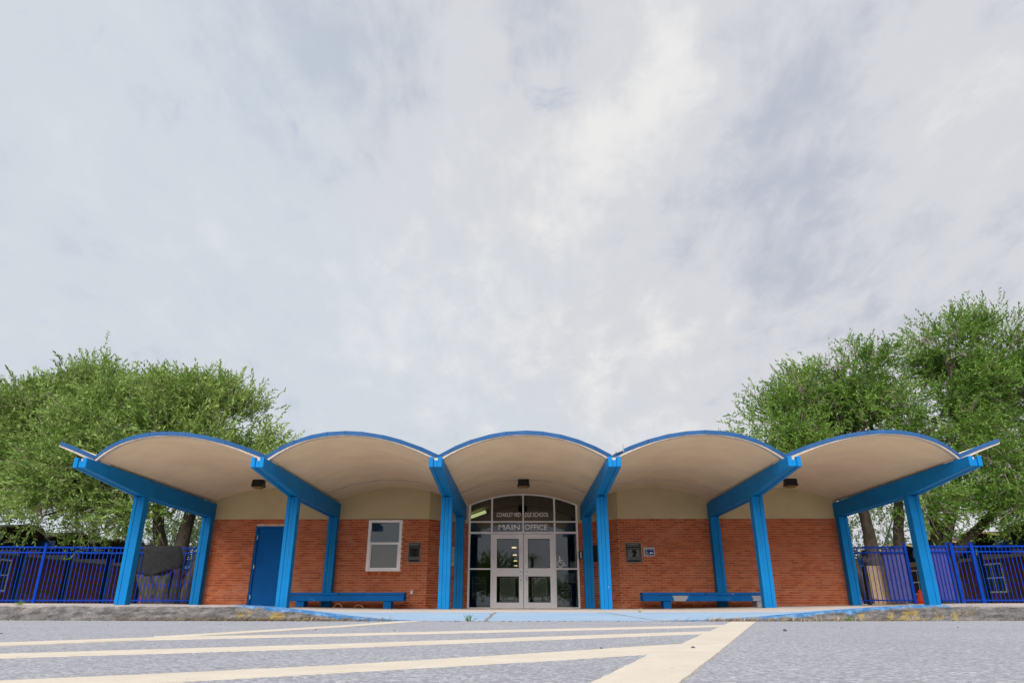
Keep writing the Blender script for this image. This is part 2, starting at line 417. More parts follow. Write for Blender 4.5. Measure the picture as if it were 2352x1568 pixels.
def m_pavement():
    nb = NB('pavement_concrete_and_blue_paint')
    P = nb.pos()
    n = nb.noise(1.8, 6, 0.65)
    c = nb.mix(nb.step(n, 0.3, 0.72), (0.46, 0.40, 0.36), (0.60, 0.53, 0.49))
    c = nb.mix(nb.math('MULTIPLY', nb.step(nb.noise(50, 4, 0.7), 0.55, 0.75), 0.3), c, (0.30, 0.26, 0.23))
    def cut(v, pitch, off):
        f = nb.math('ABSOLUTE', nb.math('SUBTRACT', nb.math('FRACT', nb.math('DIVIDE', nb.math('ADD', v, off), pitch)), 0.5))
        return nb.step(f, 0.010 / pitch, 0.004 / pitch)
    jj = nb.math('MAXIMUM', cut(P[0], 3.75, 0.0), cut(P[1], 3.1, 0.4))
    c = nb.mix(nb.math('MULTIPLY', jj, 0.6), c, (0.20, 0.17, 0.15))
    # pale blue ramp paint, a flat coat with scuffs
    wob = nb.math('MULTIPLY', nb.math('SUBTRACT', nb.noise(2.6, 6, 0.65), 0.5), 0.55)
    yb = nb.math('ADD', P[1], wob)
    inner = nb.step(yb, 10.35, 10.30)
    lx = nb.step(nb.math('ADD', P[0], wob), -3.35, -3.25)
    rx = nb.step(nb.math('ADD', P[0], wob), 4.75, 4.65)
    paint = nb.math('MULTIPLY', nb.math('MULTIPLY', inner, lx), rx)
    scuff = nb.step(nb.noise(9, 8, 0.75, scl=(0.5, 1, 1)), 0.64, 0.67)
    paint = nb.math('MULTIPLY', paint, nb.math('SUBTRACT', 1.0, nb.math('MULTIPLY', scuff, 0.75)))
    bl = nb.mix(nb.step(nb.noise(1.3, 5, 0.6), 0.3, 0.7), (0.27, 0.40, 0.56), (0.33, 0.45, 0.60))
    deep = nb.step(nb.noise(14, 7, 0.7, scl=(0.35, 1, 1)), 0.63, 0.68)
    bl = nb.mix(nb.math('MULTIPLY', deep, 0.7), bl, (0.06, 0.20, 0.50))
    c = nb.mix(paint, c, bl)
    # expansion joints of the ramp slab
    def joint(x0, slope):
        lin = nb.math('ADD', P[0], nb.math('MULTIPLY', nb.math('SUBTRACT', P[1], 8.0), -slope))
        lin = nb.math('ADD', lin, nb.math('MULTIPLY', nb.math('SUBTRACT', nb.noise(9, 4, 0.6), 0.5), 0.10))
        dd = nb.math('ABSOLUTE', nb.math('SUBTRACT', lin, x0))
        return nb.math('MULTIPLY', nb.step(dd, 0.030, 0.014), nb.step(P[1], 10.4, 10.3))
    j = nb.math('MAXIMUM', joint(-0.50, 0.02), joint(1.45, -0.20))
    c = nb.mix(nb.math('MULTIPLY', j, 0.85), c, (0.22, 0.15, 0.10))
    return nb.finish(c, 0.8, nb.noise(45, 5, 0.7), 0.4, 0.008, 0.3)
M['pavement'] = m_pavement()

def m_curb():
    nb = NB('rough_curb_concrete')
    P = nb.pos()
    n = nb.noise(11, 8, 0.76, scl=(0.7, 1, 1.6))
    c = nb.ramp(n, [(0.28, (0.08, 0.076, 0.077)), (0.46, (0.20, 0.19, 0.19)), (0.62, (0.34, 0.32, 0.315)), (0.80, (0.52, 0.485, 0.47))])
    pit = nb.step(nb.noise(38, 6, 0.75), 0.58, 0.68)
    c = nb.mix(nb.math('MULTIPLY', pit, 0.65), c, (0.05, 0.045, 0.045))
    below = nb.attr('below')
    wob = nb.math('MULTIPLY', nb.math('SUBTRACT', nb.noise(5, 7, 0.7), 0.5), 0.16)
    # pale skim and dust on the top arris
    top = nb.step(nb.math('ADD', below, nb.math('MULTIPLY', wob, 0.35)), 0.022, 0.006)
    c = nb.mix(top, c, (0.56, 0.49, 0.46))
    spall = nb.math('MULTIPLY', nb.step(nb.noise(1.7, 6, 0.7), 0.58, 0.68), nb.step(below, 0.10, 0.03))
    c = nb.mix(spall, c, (0.52, 0.46, 0.43))
    # yellow traces low on the flares
    yz = nb.math('MULTIPLY', nb.step(nb.math('ADD', below, nb.math('MULTIPLY', wob, 0.3)), 0.045, 0.06),
                 nb.step(nb.math('ADD', below, wob), 0.16, 0.12))
    zone_l = nb.math('MULTIPLY', nb.step(P[0], -3.25, -3.15), nb.step(P[0], -2.0, -2.3))
    zone_r = nb.math('MULTIPLY', nb.step(P[0], 3.1, 3.5), nb.step(P[0], 4.95, 4.75))
    blot = nb.step(nb.noise(5.5, 8, 0.72), 0.51, 0.54)
    y = nb.math('MULTIPLY', nb.math('MULTIPLY', yz, nb.math('ADD', zone_l, zone_r)), blot)
    c = nb.mix(nb.math('MULTIPLY', y, 0.85), c, (0.50, 0.37, 0.12))
    # blue paint run over the edge of the flares
    zb = nb.math('MULTIPLY', nb.step(P[0], -3.3, -3.2), nb.step(P[0], 4.7, 4.55))
    drip = nb.step(nb.math('ADD', below, wob), 0.030, 0.020)
    c = nb.mix(nb.math('MULTIPLY', drip, zb), c, nb.mix(nb.step(nb.noise(11, 6, 0.7), 0.45, 0.6), (0.08, 0.26, 0.58), (0.22, 0.44, 0.74)))
    return nb.finish(c, 0.95, nb.noise(30, 8, 0.78), 1.0, 0.05, 0.1)
M['curb'] = m_curb()

def m_ground(name, a, b):
    nb = NB(name)
    c = nb.mix(nb.step(nb.noise(0.6, 7, 0.7), 0.3, 0.7), a, b)
    c = nb.mix(nb.math('MULTIPLY', nb.step(nb.noise(12, 6, 0.7), 0.5, 0.7), 0.5), c, tuple(x * 0.5 for x in a))
    return nb.finish(c, 0.95, nb.noise(20, 6, 0.7), 0.6, 0.03, 0.2)
M['yard'] = m_ground('yard_earth_and_grass', (0.12, 0.13, 0.06), (0.22, 0.18, 0.11))
M['earth'] = m_ground('far_ground', (0.12, 0.12, 0.07), (0.20, 0.17, 0.11))

def m_leaf(name, dark, mid, light):
    nb = NB(name)
    rnd = nb.geo.outputs['Random Per Island']
    c = nb.ramp(rnd, [(0.0, dark), (0.5, mid), (0.85, light), (1.0, tuple(min(0.6, x * 1.45) for x in light))])
    n = nb.noise(1.1, 4, 0.6)
    c = nb.mix(nb.math('MULTIPLY', nb.step(n, 0.42, 0.66), 0.65), c, light)
    c = nb.mix(nb.math('MULTIPLY', nb.step(n, 0.50, 0.30), 0.55), c, tuple(x * 0.75 for x in dark))
    d = nb.N.new('ShaderNodeBsdfPrincipled'); nb.L.new(c, d.inputs['Base Color'])
    d.inputs['Roughness'].default_value = 0.5; d.inputs['Specular IOR Level'].default_value = 0.14
    t = nb.N.new('ShaderNodeBsdfTranslucent')
    tcol = nb.mix(0.5, c, (light[0] * 1.3, light[1] * 1.3, light[2] * 0.7)); nb.L.new(tcol, t.inputs[0])
    mx = nb.N.new('ShaderNodeMixShader'); mx.inputs[0].default_value = 0.30
    nb.L.new(d.outputs[0], mx.inputs[1]); nb.L.new(t.outputs[0], mx.inputs[2])
    nb.L.new(mx.outputs[0], nb.out.inputs[0])
    return nb.m
M['leafL'] = m_leaf('willow_green_leaves', (0.060, 0.135, 0.022), (0.145, 0.255, 0.050), (0.31, 0.42, 0.14))
M['leafR'] = m_leaf('mid_green_leaves', (0.042, 0.105, 0.016), (0.095, 0.200, 0.032), (0.22, 0.35, 0.08))
M['leafF'] = m_leaf('far_grey_green_leaves', (0.07, 0.11, 0.05), (0.11, 0.165, 0.075), (0.16, 0.22, 0.11))
def m_bark():
    nb = NB('bark')
    n = nb.noise(9, 7, 0.7, scl=(1, 1, 0.3))
    c = nb.ramp(n, [(0.3, (0.022, 0.018, 0.014)), (0.55, (0.065, 0.052, 0.041)), (0.8, (0.13, 0.11, 0.09))])
    return nb.finish(c, 0.95, n, 0.9, 0.03, 0.2)
M['bark'] = m_bark()
M['twig'] = simple('pale_twigs', (0.42, 0.36, 0.30), 0.9, 0.3, 10, 0.3, 60)

# ------------------------------------------------------------------ object helpers
class MB:
    def __init__(s): s.v, s.f = [], []
    def add(s, vs, fs):
        b = len(s.v); s.v += [tuple(p) for p in vs]; s.f += [tuple(b + i for i in f) for f in fs]; return s
    def box(s, x0, x1, y0, y1, z0, z1):
        return s.add([(x0, y0, z0), (x1, y0, z0), (x1, y1, z0), (x0, y1, z0), (x0, y0, z1), (x1, y0, z1), (x1, y1, z1), (x0, y1, z1)],
                     [(0, 3, 2, 1), (4, 5, 6, 7), (0, 1, 5, 4), (1, 2, 6, 5), (2, 3, 7, 6), (3, 0, 4, 7)])
    def obox(s, c, ax, ay, az):
        c, ax, ay, az = map(Vector, (c, ax, ay, az))
        vs = [c + i * ax + j * ay + k * az for k in (-1, 1) for i, j in ((-1, -1), (1, -1), (1, 1), (-1, 1))]
        return s.add(vs, [(0, 3, 2, 1), (4, 5, 6, 7), (0, 1, 5, 4), (1, 2, 6, 5), (2, 3, 7, 6), (3, 0, 4, 7)])
    def prism(s, poly, axis, a, b):
        """extrude a 2-D polygon along an axis ('x','y','z') from a to b"""
        n = len(poly)
        def P(p, t):
            return {'x': (t, p[0], p[1]), 'y': (p[0], t, p[1]), 'z': (p[0], p[1], t)}[axis]
        vs = [P(p, a) for p in poly] + [P(p, b) for p in poly]
        fs = [tuple(range(n)), tuple(range(2 * n - 1, n - 1, -1))] + [(i, i + n, (i + 1) % n + n, (i + 1) % n) for i in range(n)]
        return s.add(vs, fs)
    def tube(s, pts, rad, n=6, cap=True):
        pts = [Vector(p) for p in pts]
        if not hasattr(rad, '__len__'): rad = [rad] * len(pts)
        rings = []
        b = len(s.v)
        ref = Vector((0.3, 0.2, 1)).normalized()
        for i, p in enumerate(pts):
            d = (pts[min(i + 1, len(pts) - 1)] - pts[max(i - 1, 0)])
            if d.length < 1e-9: d = Vector((0, 0, 1))
            d.normalize()
            u = d.cross(ref)
            if u.length < 1e-3: u = d.cross(Vector((1, 0, 0)))
            u.normalize(); w = d.cross(u)
            for k in range(n):
                a = 2 * math.pi * k / n
                s.v.append(tuple(p + (u * math.cos(a) + w * math.sin(a)) * rad[i]))
        for i in range(len(pts) - 1):
            for k in range(n):
                a0 = b + i * n + k; a1 = b + i * n + (k + 1) % n
                s.f.append((a0, a0 + n, a1 + n, a1))
        if cap:
            s.f.append(tuple(b + k for k in range(n)))
            e = b + (len(pts) - 1) * n
            s.f.append(tuple(e + k for k in reversed(range(n))))
        return s
    def build(s, name, mat, parent=None, smooth=False, bevel=0.0):
        me = bpy.data.meshes.new(name)
        me.from_pydata(s.v, [], s.f)
        bm = bmesh.new(); bm.from_mesh(me)
        bmesh.ops.recalc_face_normals(bm, faces=bm.faces)
        bm.to_mesh(me); bm.free()
        return link(name, me, mat, parent, smooth, bevel)

ROOTLOC = {}
def link(name, me, mat, parent=None, smooth=False, bevel=0.0):
    if mat is not None:
        me.materials.clear(); me.materials.append(mat)
    o = bpy.data.objects.new(name, me)
    COL.objects.link(o)
    if parent is not None: attach(o, parent)
    if smooth:
        for p in me.polygons: p.use_smooth = True
    if bevel > 0:
        b = o.modifiers.new('bevel', 'BEVEL'); b.width = bevel; b.segments = 2; b.limit_method = 'ANGLE'; b.angle_limit = R(40)
    return o
def attach(o, parent):
    o.parent = parent
    if parent.name in ROOTLOC: o.matrix_parent_inverse = Matrix.Translation(-ROOTLOC[parent.name])
def tag(o, label, cat, group=None):
    o['label'] = label; o['category'] = cat
    if group: o['group'] = group
    return o
def struct(o):
    o['kind'] = 'structure'; return o
def thing(name, loc, label, cat, group=None):
    o = bpy.data.objects.new(name, None)
    COL.objects.link(o)
    o.location = loc
    o.empty_display_size = 0.2
    ROOTLOC[o.name] = Vector(loc)
    return tag(o, label, cat, group)
def smooth01(t):
    t = max(0.0, min(1.0, t)); return t * t * (3 - 2 * t)

def text_mesh(body, width, height, shear=0.0, bold=0.0, extrude=0.002):
    """mesh of the words, scaled to width x height, lower left at the origin, in the XZ plane facing -Y"""
    cu = bpy.data.curves.new('lettering', 'FONT')
    cu.body = body; cu.size = 1.0; cu.shear = shear; cu.offset = bold; cu.extrude = 0.0; cu.resolution_u = 3
    ob = bpy.data.objects.new('lettering', cu)
    COL.objects.link(ob)
    dg = bpy.context.evaluated_depsgraph_get()
    me = bpy.data.meshes.new_from_object(ob.evaluated_get(dg))
    bpy.data.objects.remove(ob, do_unlink=True)
    xs = [v.co.x for v in me.vertices]; ys = [v.co.y for v in me.vertices]
    x0, x1, y0, y1 = min(xs), max(xs), min(ys), max(ys)
    vs = [((v.co.x - x0) / (x1 - x0) * width, 0.0, (v.co.y - y0) / (y1 - y0) * height) for v in me.vertices]
    fs = [tuple(p.vertices) for p in me.polygons]
    bpy.data.meshes.remove(me)
    return vs, fs
def lettering(name, body, x, y, z, w, h, mat, parent, shear=0.0, bold=0.0):
    vs, fs = text_mesh(body, w, h, shear, bold)
    mb = MB(); mb.add([(p[0] + x, y, p[2] + z) for p in vs], fs)
    me = bpy.data.meshes.new(name); me.from_pydata(mb.v, [], mb.f)
    return link(name, me, mat, parent)

# ------------------------------------------------------------------ ground, road, pavement, curb
def curb_y(x): return 7.9 + 0.55 * min(1.0, (x / 6.5) ** 2)
def side(x):
    if x < 0: return smooth01((-x - 1.2) / 2.1)
    return smooth01((x - 1.45) / 3.1)
def edge_z(x): return 0.158 * side(x)
def ground_z(x, y):
    ax = abs(x)
    zb = 0.068 + 0.085 * smooth01((ax - 3) / 6) + 0.05 * smooth01((ax - 9.5) / 2.0)
    g = 1 - smooth01((y - curb_y(x)) / 2.4)
    return zb + (edge_z(x) - zb) * g

struct(MB().add([(-900, -900, -0.04), (900, -900, -0.04), (900, 900, -0.04), (-900, 900, -0.04)], [(0, 1, 2, 3)]).build('ground', M['earth']))
struct(MB().add([(-60, -60, 0), (60, -60, 0), (60, 8.6, 0), (-60, 8.6, 0)], [(0, 1, 2, 3)]).build('road', M['asphalt']))
struct(MB().add([(-70, 24.5, 0.19), (70, 24.5, 0.19), (70, 90, 0.22), (-70, 90, 0.22)], [(0, 1, 2, 3)]).build('yard', M['yard']))

def build_pavement():
    xs = sorted(set([round(-7 + i * 0.12, 3) for i in range(117)] + [-45, -30, -20, -14, -12, -10.5, -9.5, -8.5, 8.5, 9.5, 10.5, 12, 14, 20, 30, 45]))
    ts = [0, 0.06, 0.15, 0.3, 0.5, 0.75, 1.0, 1.3, 1.6, 2.0, 2.4, 2.7, 3.2, 4, 5.5, 7.5, 10, 13, 16.7]
    mb = MB()
    nx = len(xs)
    for t in ts:
        for x in xs:
            y = curb_y(x) + 0.10 + t
            if t == ts[-1]: y = 24.6
            z = ground_z(x, y)
            z += 0.004 * (mnoise.noise(Vector((x * 1.3, y * 1.3, 0)))) if t > 0 else 0
            mb.v.append((x, y, z))
    for j in range(len(ts) - 1):
        for i in range(nx - 1):
            a = j * nx + i
            mb.f.append((a, a + 1, a + 1 + nx, a + nx))
    struct(mb.build('pavement', M['pavement'], smooth=True))
build_pavement()

def build_curb(name, x_in, x_out):
    """broken concrete curb; tapers away where the ramp flares"""
    n = 420
    sgn = 1 if x_out > x_in else -1
    xs = []
    for i in range(n):
        t = i / (n - 1)
        xs.append(x_in + (x_out - x_in) * (t if t < 0.0 else t ** 1.6))
    prof = [(0.14, 0.0), (0.09, 0.0), (0.05, 0.0), (0.022, 0.03), (0.008, 0.10), (0.0, 0.25), (-0.004, 0.42), (-0.008, 0.6), (-0.012, 0.8), (-0.02, 1.0), (-0.03, 1.10)]
    verts, below = [], []
    for x in xs:
        h = edge_z(x)
        for k, (dy, fz) in enumerate(prof):
            z = h * (1 - fz)
            y = curb_y(x) + dy
            if k >= 2:
                p = Vector((x * 5.0, 3.1, z * 22))
                q = Vector((x * 17.0, 7.7, z * 60))
                amt = min(1.0, h / 0.1)
                y += (mnoise.noise(p) * 0.024 + mnoise.noise(q) * 0.012) * amt
                if k in (2, 3, 4):
                    z -= max(0.0, mnoise.noise(Vector((x * 3.7, 1.3, 0.5)))) * 0.028 * amt
            else:
                z += 0.0035
            verts.append((x, y, z + 0.001)); below.append(max(0.0, h - z))
    m = len(prof)
    faces = [(i * m + k, (i + 1) * m + k, (i + 1) * m + k + 1, i * m + k + 1) for i in range(n - 1) for k in range(m - 1)]
    mb = MB(); mb.v, mb.f = verts, faces
    o = mb.build(name, M['curb'])
    at = o.data.attributes.new('below', 'FLOAT', 'POINT')
    at.data.foreach_set('value', below)
    return struct(o)
build_curb('curb', -1.3, -40)
build_curb('curb', 1.5, 40)

STRIPES = [
    [(-4.4, -0.36), (-3.4, 0.3), (-1.29, 1.7), (-1.0, 1.88), (-0.63, 2.14), (0.02, 2.74), (0.40, 3.12), (0.58, 3.28), (0.52, 2.92), (0.33, 2.62), (0.0, 2.34), (-0.57, 1.92), (-0.9, 1.67), (-1.15, 1.5), (-3.2, 0.12), (-4.3, -0.55)],
    [(-5.2, 0.47), (-1.93, 2.6), (-0.9, 3.27), (0.91, 4.71), (1.18, 4.90), (1.08, 4.50), (0.82, 4.32), (-0.83, 2.98), (-1.79, 2.41), (-5.1, 0.28)],
    [(-5.6, 1.3), (-2.46, 3.35), (-2.2, 3.7), (-2.02, 3.95), (-1.17, 4.39), (1.2, 6.05), (1.64, 6.36), (1.54, 5.92), (1.1, 5.59), (-1.11, 4.14), (-1.94, 3.61), (-2.27, 3.08), (-5.5, 1.1)],
    [(-2.08, 3.98), (-1.6, 6.15), (-1.39, 7.84), (-1.13, 7.80), (-1.48, 5.64), (-1.90, 3.93)],
    [(2.05, 7.62), (1.22, 5.15), (0.59, 3.28), (0.33, 2.6), (0.06, 1.73), (-0.03, 1.43), (-0.35, 0.4), (-0.18, 0.3), (0.11, 1.32), (0.24, 1.7), (0.61, 2.75), (2.30, 7.62)],
]
for i, poly in enumerate(STRIPES):
    # ragged edges: subdivide and jitter
    pts = []
    for k in range(len(poly)):
        a, b = Vector(poly[k]), Vector(poly[(k + 1) % len(poly)])
        n = max(1, int((b - a).length / 0.035))
        for q in range(n):
            p = a.lerp(b, q / n)
            j = 0.003
            pts.append((p.x + rng.uniform(-j, j), p.y + rng.uniform(-j, j)))
    z = 0.0022 + 0.0006 * i
    mb = MB().prism(pts, 'z', -0.003, z)
    struct(mb.build('road_marking', M['marking']))

# ------------------------------------------------------------------ the school building
BAY = 3.75
WALL_Y = 21.0
DOOR_Y = 22.2
WALL_TOP = 2.56
BACK_Y = 50.0
AX = [-9.375 + BAY * k for k in range(6)]
school = thing('school_building', (0, 21, 0), 'low red brick school front with five cream vaulted canopy bays and blue timber posts', 'building')

def top_z(s, k=1.0): return 3.19 + 0.36 * k * (1 - s * s)
def soffit_z(s, k=1.0): return top_z(s, k) - (0.080 + 0.055 * abs(s) ** 3)
def front_y(s): return 14.05 + 0.75 * s * s

def build_vault(xc, s0, s1, seg, parent, rise=1.0):
    """one thin shell; s is the position across the bay in half spans"""
    mb = MB()
    N = seg
    ys_t = [0.0, 0.05, 0.15, 0.3, 0.5, 0.75, 1.0]
    def pt(i, t, kind):
        s = s0 + (s1 - s0) * i / N
        y = front_y(s) * (1 - t) + BACK_Y * t
        return (xc + s * BAY / 2, y, (top_z(s, rise) if kind else soffit_z(s, rise)))
    base = {}
    for kind in (0, 1):
        for j, t in enumerate(ys_t):
            for i in range(N + 1):
                base[(kind, j, i)] = len(mb.v); mb.v.append(pt(i, t, kind))
    J = len(ys_t)
    for kind in (0, 1):
        for j in range(J - 1):
            for i in range(N):
                mb.f.append((base[(kind, j, i)], base[(kind, j, i + 1)], base[(kind, j + 1, i + 1)], base[(kind, j + 1, i)]))
    for j, jj in ((0, 0), (J - 1, J - 1)):
        for i in range(N):
            mb.f.append((base[(0, j, i)], base[(0, j, i + 1)], base[(1, j, i + 1)], base[(1, j, i)]))
    for i in (0, N):
        for j in range(J - 1):
            mb.f.append((base[(0, j, i)], base[(0, j + 1, i)], base[(1, j + 1, i)], base[(1, j, i)]))
    o = mb.build('roof_vault', M['soffit'], parent)
    return o

def fascia_strips(xc, s0, s1, n, parent, rise=1.0):
    for k in range(n):
        a = s0 + (s1 - s0) * k / n; b = s0 + (s1 - s0) * (k + 1) / n
        g = 0.0012
        pa = Vector((xc + a * BAY / 2, front_y(a), top_z(a, rise))); pb = Vector((xc + b * BAY / 2, front_y(b), top_z(b, rise)))
        d = (pb - pa).normalized()
        pa = pa + d * g; pb = pb - d * g
        nrm = Vector((d.y, -d.x, 0)).normalized()
        if nrm.y > 0: nrm = -nrm
        up = 0.010 + rng.uniform(-0.002, 0.002); th = 0.074
        out0 = 0.004 + (k % 2) * 0.003
        mb = MB()
        vs = []
        for q in (pa, pb):
            for dz, dn in ((up, 0.0), (up, 0.02 + out0), (-th, 0.02 + out0), (-th, 0.0)):
                vs.append(q + Vector((0, 0, dz)) + nrm * dn)
        # the cap laps back over the roof edge
        mb.add(vs, [(0, 1, 2, 3), (7, 6, 5, 4), (0, 4, 5, 1), (1, 5, 6, 2), (2, 6, 7, 3), (3, 7, 4, 0)])
        mb.build('fascia_strip', M['fascia'], parent)
    # chalky plaster edge below the blue strip, thicker towards the valleys
    mb = MB(); N = 24
    for k in range(N + 1):
        s = s0 + (s1 - s0) * k / N
        x, y = xc + s * BAY / 2, front_y(s)
        zt, zb = top_z(s, rise) - 0.06, soffit_z(s, rise) - 0.004 - 0.004 * rng.random()
        mb.v += [(x, y - 0.012, zt), (x, y - 0.012, zb), (x, y + 0.10, zb - 0.004), (x, y + 0.10, zt)]
    for k in range(N):
        b = k * 4
        for q in range(4):
            mb.f.append((b + q, b + 4 + q, b + 4 + (q + 1) % 4, b + (q + 1) % 4))
    mb.f += [(0, 1, 2, 3), (N * 4, N * 4 + 3, N * 4 + 2, N * 4 + 1)]
    mb.build('plaster_edge', M['trimwhite'], parent)

for k in range(5):
    v = build_vault(AX[k] + BAY / 2, -1, 1, 26, school)
    fascia_strips(AX[k] + BAY / 2, -1, 1, 10, v)
lw = build_vault(AX[0] - BAY / 2, 0.69, 1.0, 8, school, 1.25); fascia_strips(AX[0] - BAY / 2, 0.69, 1.0, 2, lw, 1.25)
rw = build_vault(AX[5] + BAY / 2, -1.0, -0.66, 8, school, 1.2); fascia_strips(AX[5] + BAY / 2, -1.0, -0.66, 2, rw, 1.2)

# --- beams and posts, each a sandwich of three boards
def beam_profile(y_end, y_back, inset=0.0):
    zt = lambda y: 3.067 - 0.0095 * (y - 14.3)
    return [(y_end, zt(y_end)), (y_end, 2.852 + inset), (16.86, 2.626 + inset), (y_back, 2.59 + inset), (y_back, zt(y_back))]
for k, x in enumerate(AX):
    yb = 21.55 if k in (2, 3) else 21.0
    core = [(14.335, 3.0), (14.335, 2.852 + 0.012), (16.86, 2.646), (yb, 2.61), (yb, 2.99), (14.9, 3.05), (14.9, 3.0)]
    b = MB().prism(core, 'x', x - 0.045, x + 0.045).build('beam', M['blue'], school, bevel=0.004)
    for s in (-1, 1):
        a0, a1 = sorted((x + s * 0.047, x + s * 0.138))
        MB().prism(beam_profile(14.30, yb), 'x', a0, a1).build('beam_board', M['blue'], b, bevel=0.012)
    # pale flashing block set in the notch between the boards
    MB().box(x - 0.04, x + 0.04, 14.39, 14.88, 3.005, 3.062).build('notch_block', M['trimwhite'], b, bevel=0.004)
    MB().box(x - 0.13, x + 0.13, 14.83, 15.2, 3.052, 3.14).build('valley_flashing', M['trimwhite'], b, bevel=0.01)
    for y0, y1, zt in ((16.86, 17.10, 2.624), (20.72, 20.96, 2.592)):
        c = MB().box(x - 0.043, x + 0.043, y0 + 0.014, y1 - 0.014, -0.05, zt).build('post', M['blue'], school, bevel=0.004)
        for s in (-1, 1):
            a0, a1 = sorted((x + s * 0.0455, x + s * 0.133))
            MB().box(a0, a1, y0, y1, -0.05, zt).build('post_board', M['blue'], c, bevel=0.010)

# --- brick walls
COURSE, UNIT, BL, BH, BD = 0.0677, 0.2032, 0.1935, 0.0575, 0.06
OPEN = [(-7.97, -6.93, -1, 2.36), (-4.62, -3.60, 1.075, 3)]
brick_boxes = []   # (cx, cy, cz, half length, rotation)
def lay(p0, p1, openings, y_off=0.0):
    p0, p1 = Vector(p0), Vector(p1)
    d = p1 - p0; Ln = d.length; d.normalize(); rot = math.atan2(d.y, d.x)
    for c in range(38):
        z = -0.012 + c * COURSE + BH / 2
        t = -(UNIT / 2 if c % 2 else 0) + 0.005
        while t < Ln:
            a, b = max(t, 0.004), min(t + BL, Ln - 0.004)
            t += UNIT
            spans = [(a, b)]
            for (o0, o1, oz0, oz1) in openings:
                if z + BH / 2 > oz0 and z - BH / 2 < oz1:
                    new = []
                    for (u, w) in spans:
                        x0, x1 = p0.x + u * d.x, p0.x + w * d.x
                        if x1 <= o0 or x0 >= o1: new.append((u, w)); continue
                        if x0 < o0: new.append((u, o0 - p0.x))
                        if x1 > o1: new.append((o1 - p0.x, w))
                    spans = new
            for (u, w) in spans:
                if w - u > 0.025:
                    m = p0 + d * ((u + w) / 2)
                    brick_boxes.append((m.x, m.y, z, (w - u) / 2, rot))
def mortar_wall(parts): return parts
RET = Vector((-1.69 + 2.81, DOOR_Y + 0.02 - WALL_Y)).normalized()
lay((-9.26, WALL_Y), (-2.81, WALL_Y), OPEN)
lay((-2.81, WALL_Y), (-1.70, DOOR_Y + 0.02), [])
lay((2.81, WALL_Y), (9.26, WALL_Y), [])
lay((1.70, DOOR_Y + 0.02), (2.81, WALL_Y), [])
mw = MB()
yf, yk = WALL_Y + 0.011, WALL_Y + 0.26
for (a, b, z0, z1) in ((-9.30, -7.97, -0.1, 2.555), (-7.97, -6.93, 2.36, 2.555), (-6.93, -4.62, -0.1, 2.555), (-4.62, -3.60, -0.1, 1.075), (-3.60, -2.815, -0.1, 2.555)):
    mw.box(a, b, yf, yk, z0, z1)
wall_l = mw.build('brick_wall', M['mortar'], school)
wall_r = MB().box(2.815, 9.30, yf, yk, -0.1, 2.555).build('brick_wall', M['mortar'], school)
def return_wall(sx, z0, z1, mat, name, t0=0.011, parent=school):
    n = Vector((RET.y, -RET.x))            # outward normal on the left side
    a, b = Vector((-2.81, WALL_Y)), Vector((-1.70, DOOR_Y + 0.02))
    poly = [a - n * t0, b - n * t0, b - n * (t0 + 0.2) + Vector((0.0, 0.12)), a - n * (t0 + 0.2)]
    poly = [(p.x * (1 if sx < 0 else -1), p.y) for p in poly]
    return MB().prism(poly, 'z', z0, z1).build(name, mat, parent)
ret_l = return_wall(-1, -0.1, 2.555, M['mortar'], 'brick_wall')
ret_r = return_wall(1, -0.1, 2.555, M['mortar'], 'brick_wall')

def brick_mesh():
    mb = MB(); mb.box(-0.5, 0.5, 0, BD, -BH / 2, BH / 2)
    me = bpy.data.meshes.new('brick'); me.from_pydata(mb.v, [], mb.f); me.materials.append(M['brick'])
    return me
BM = brick_mesh()
straight = [b for b in brick_boxes if abs(b[4]) < 1e-4 and b[2] > 0.14]
straight.sort(key=lambda b: -(abs(b[0]) * 2 + b[3] * 30 + (0.5 if b[2] < 1.6 else 0)))
near = set(id(b) for b in straight[:300])
many = MB()
for b in brick_boxes:
    jy, jr = rng.uniform(-0.0025, 0.0025), rng.uniform(-0.004, 0.004)
    if id(b) in near:
        o = bpy.data.objects.new('brick', BM); COL.objects.link(o)
        o.location = (b[0], b[1] + jy, b[2]); o.scale = (b[3] * 2, 1, 1); o.rotation_euler = (0, 0, jr)
        o.parent = wall_l if b[0] < 0 else wall_r
    else:
        c, s = math.cos(b[4] + jr), math.sin(b[4] + jr)
        ctr = Vector((b[0] - s * BD / 2, b[1] + c * BD / 2 + jy, b[2]))
        many.obox(ctr, Vector((c, s, 0)) * b[3], Vector((-s, c, 0)) * BD / 2, Vector((0, 0, BH / 2)))
mo = many.build('bricks', M['bricks'], school)
mo['kind'] = 'stuff'

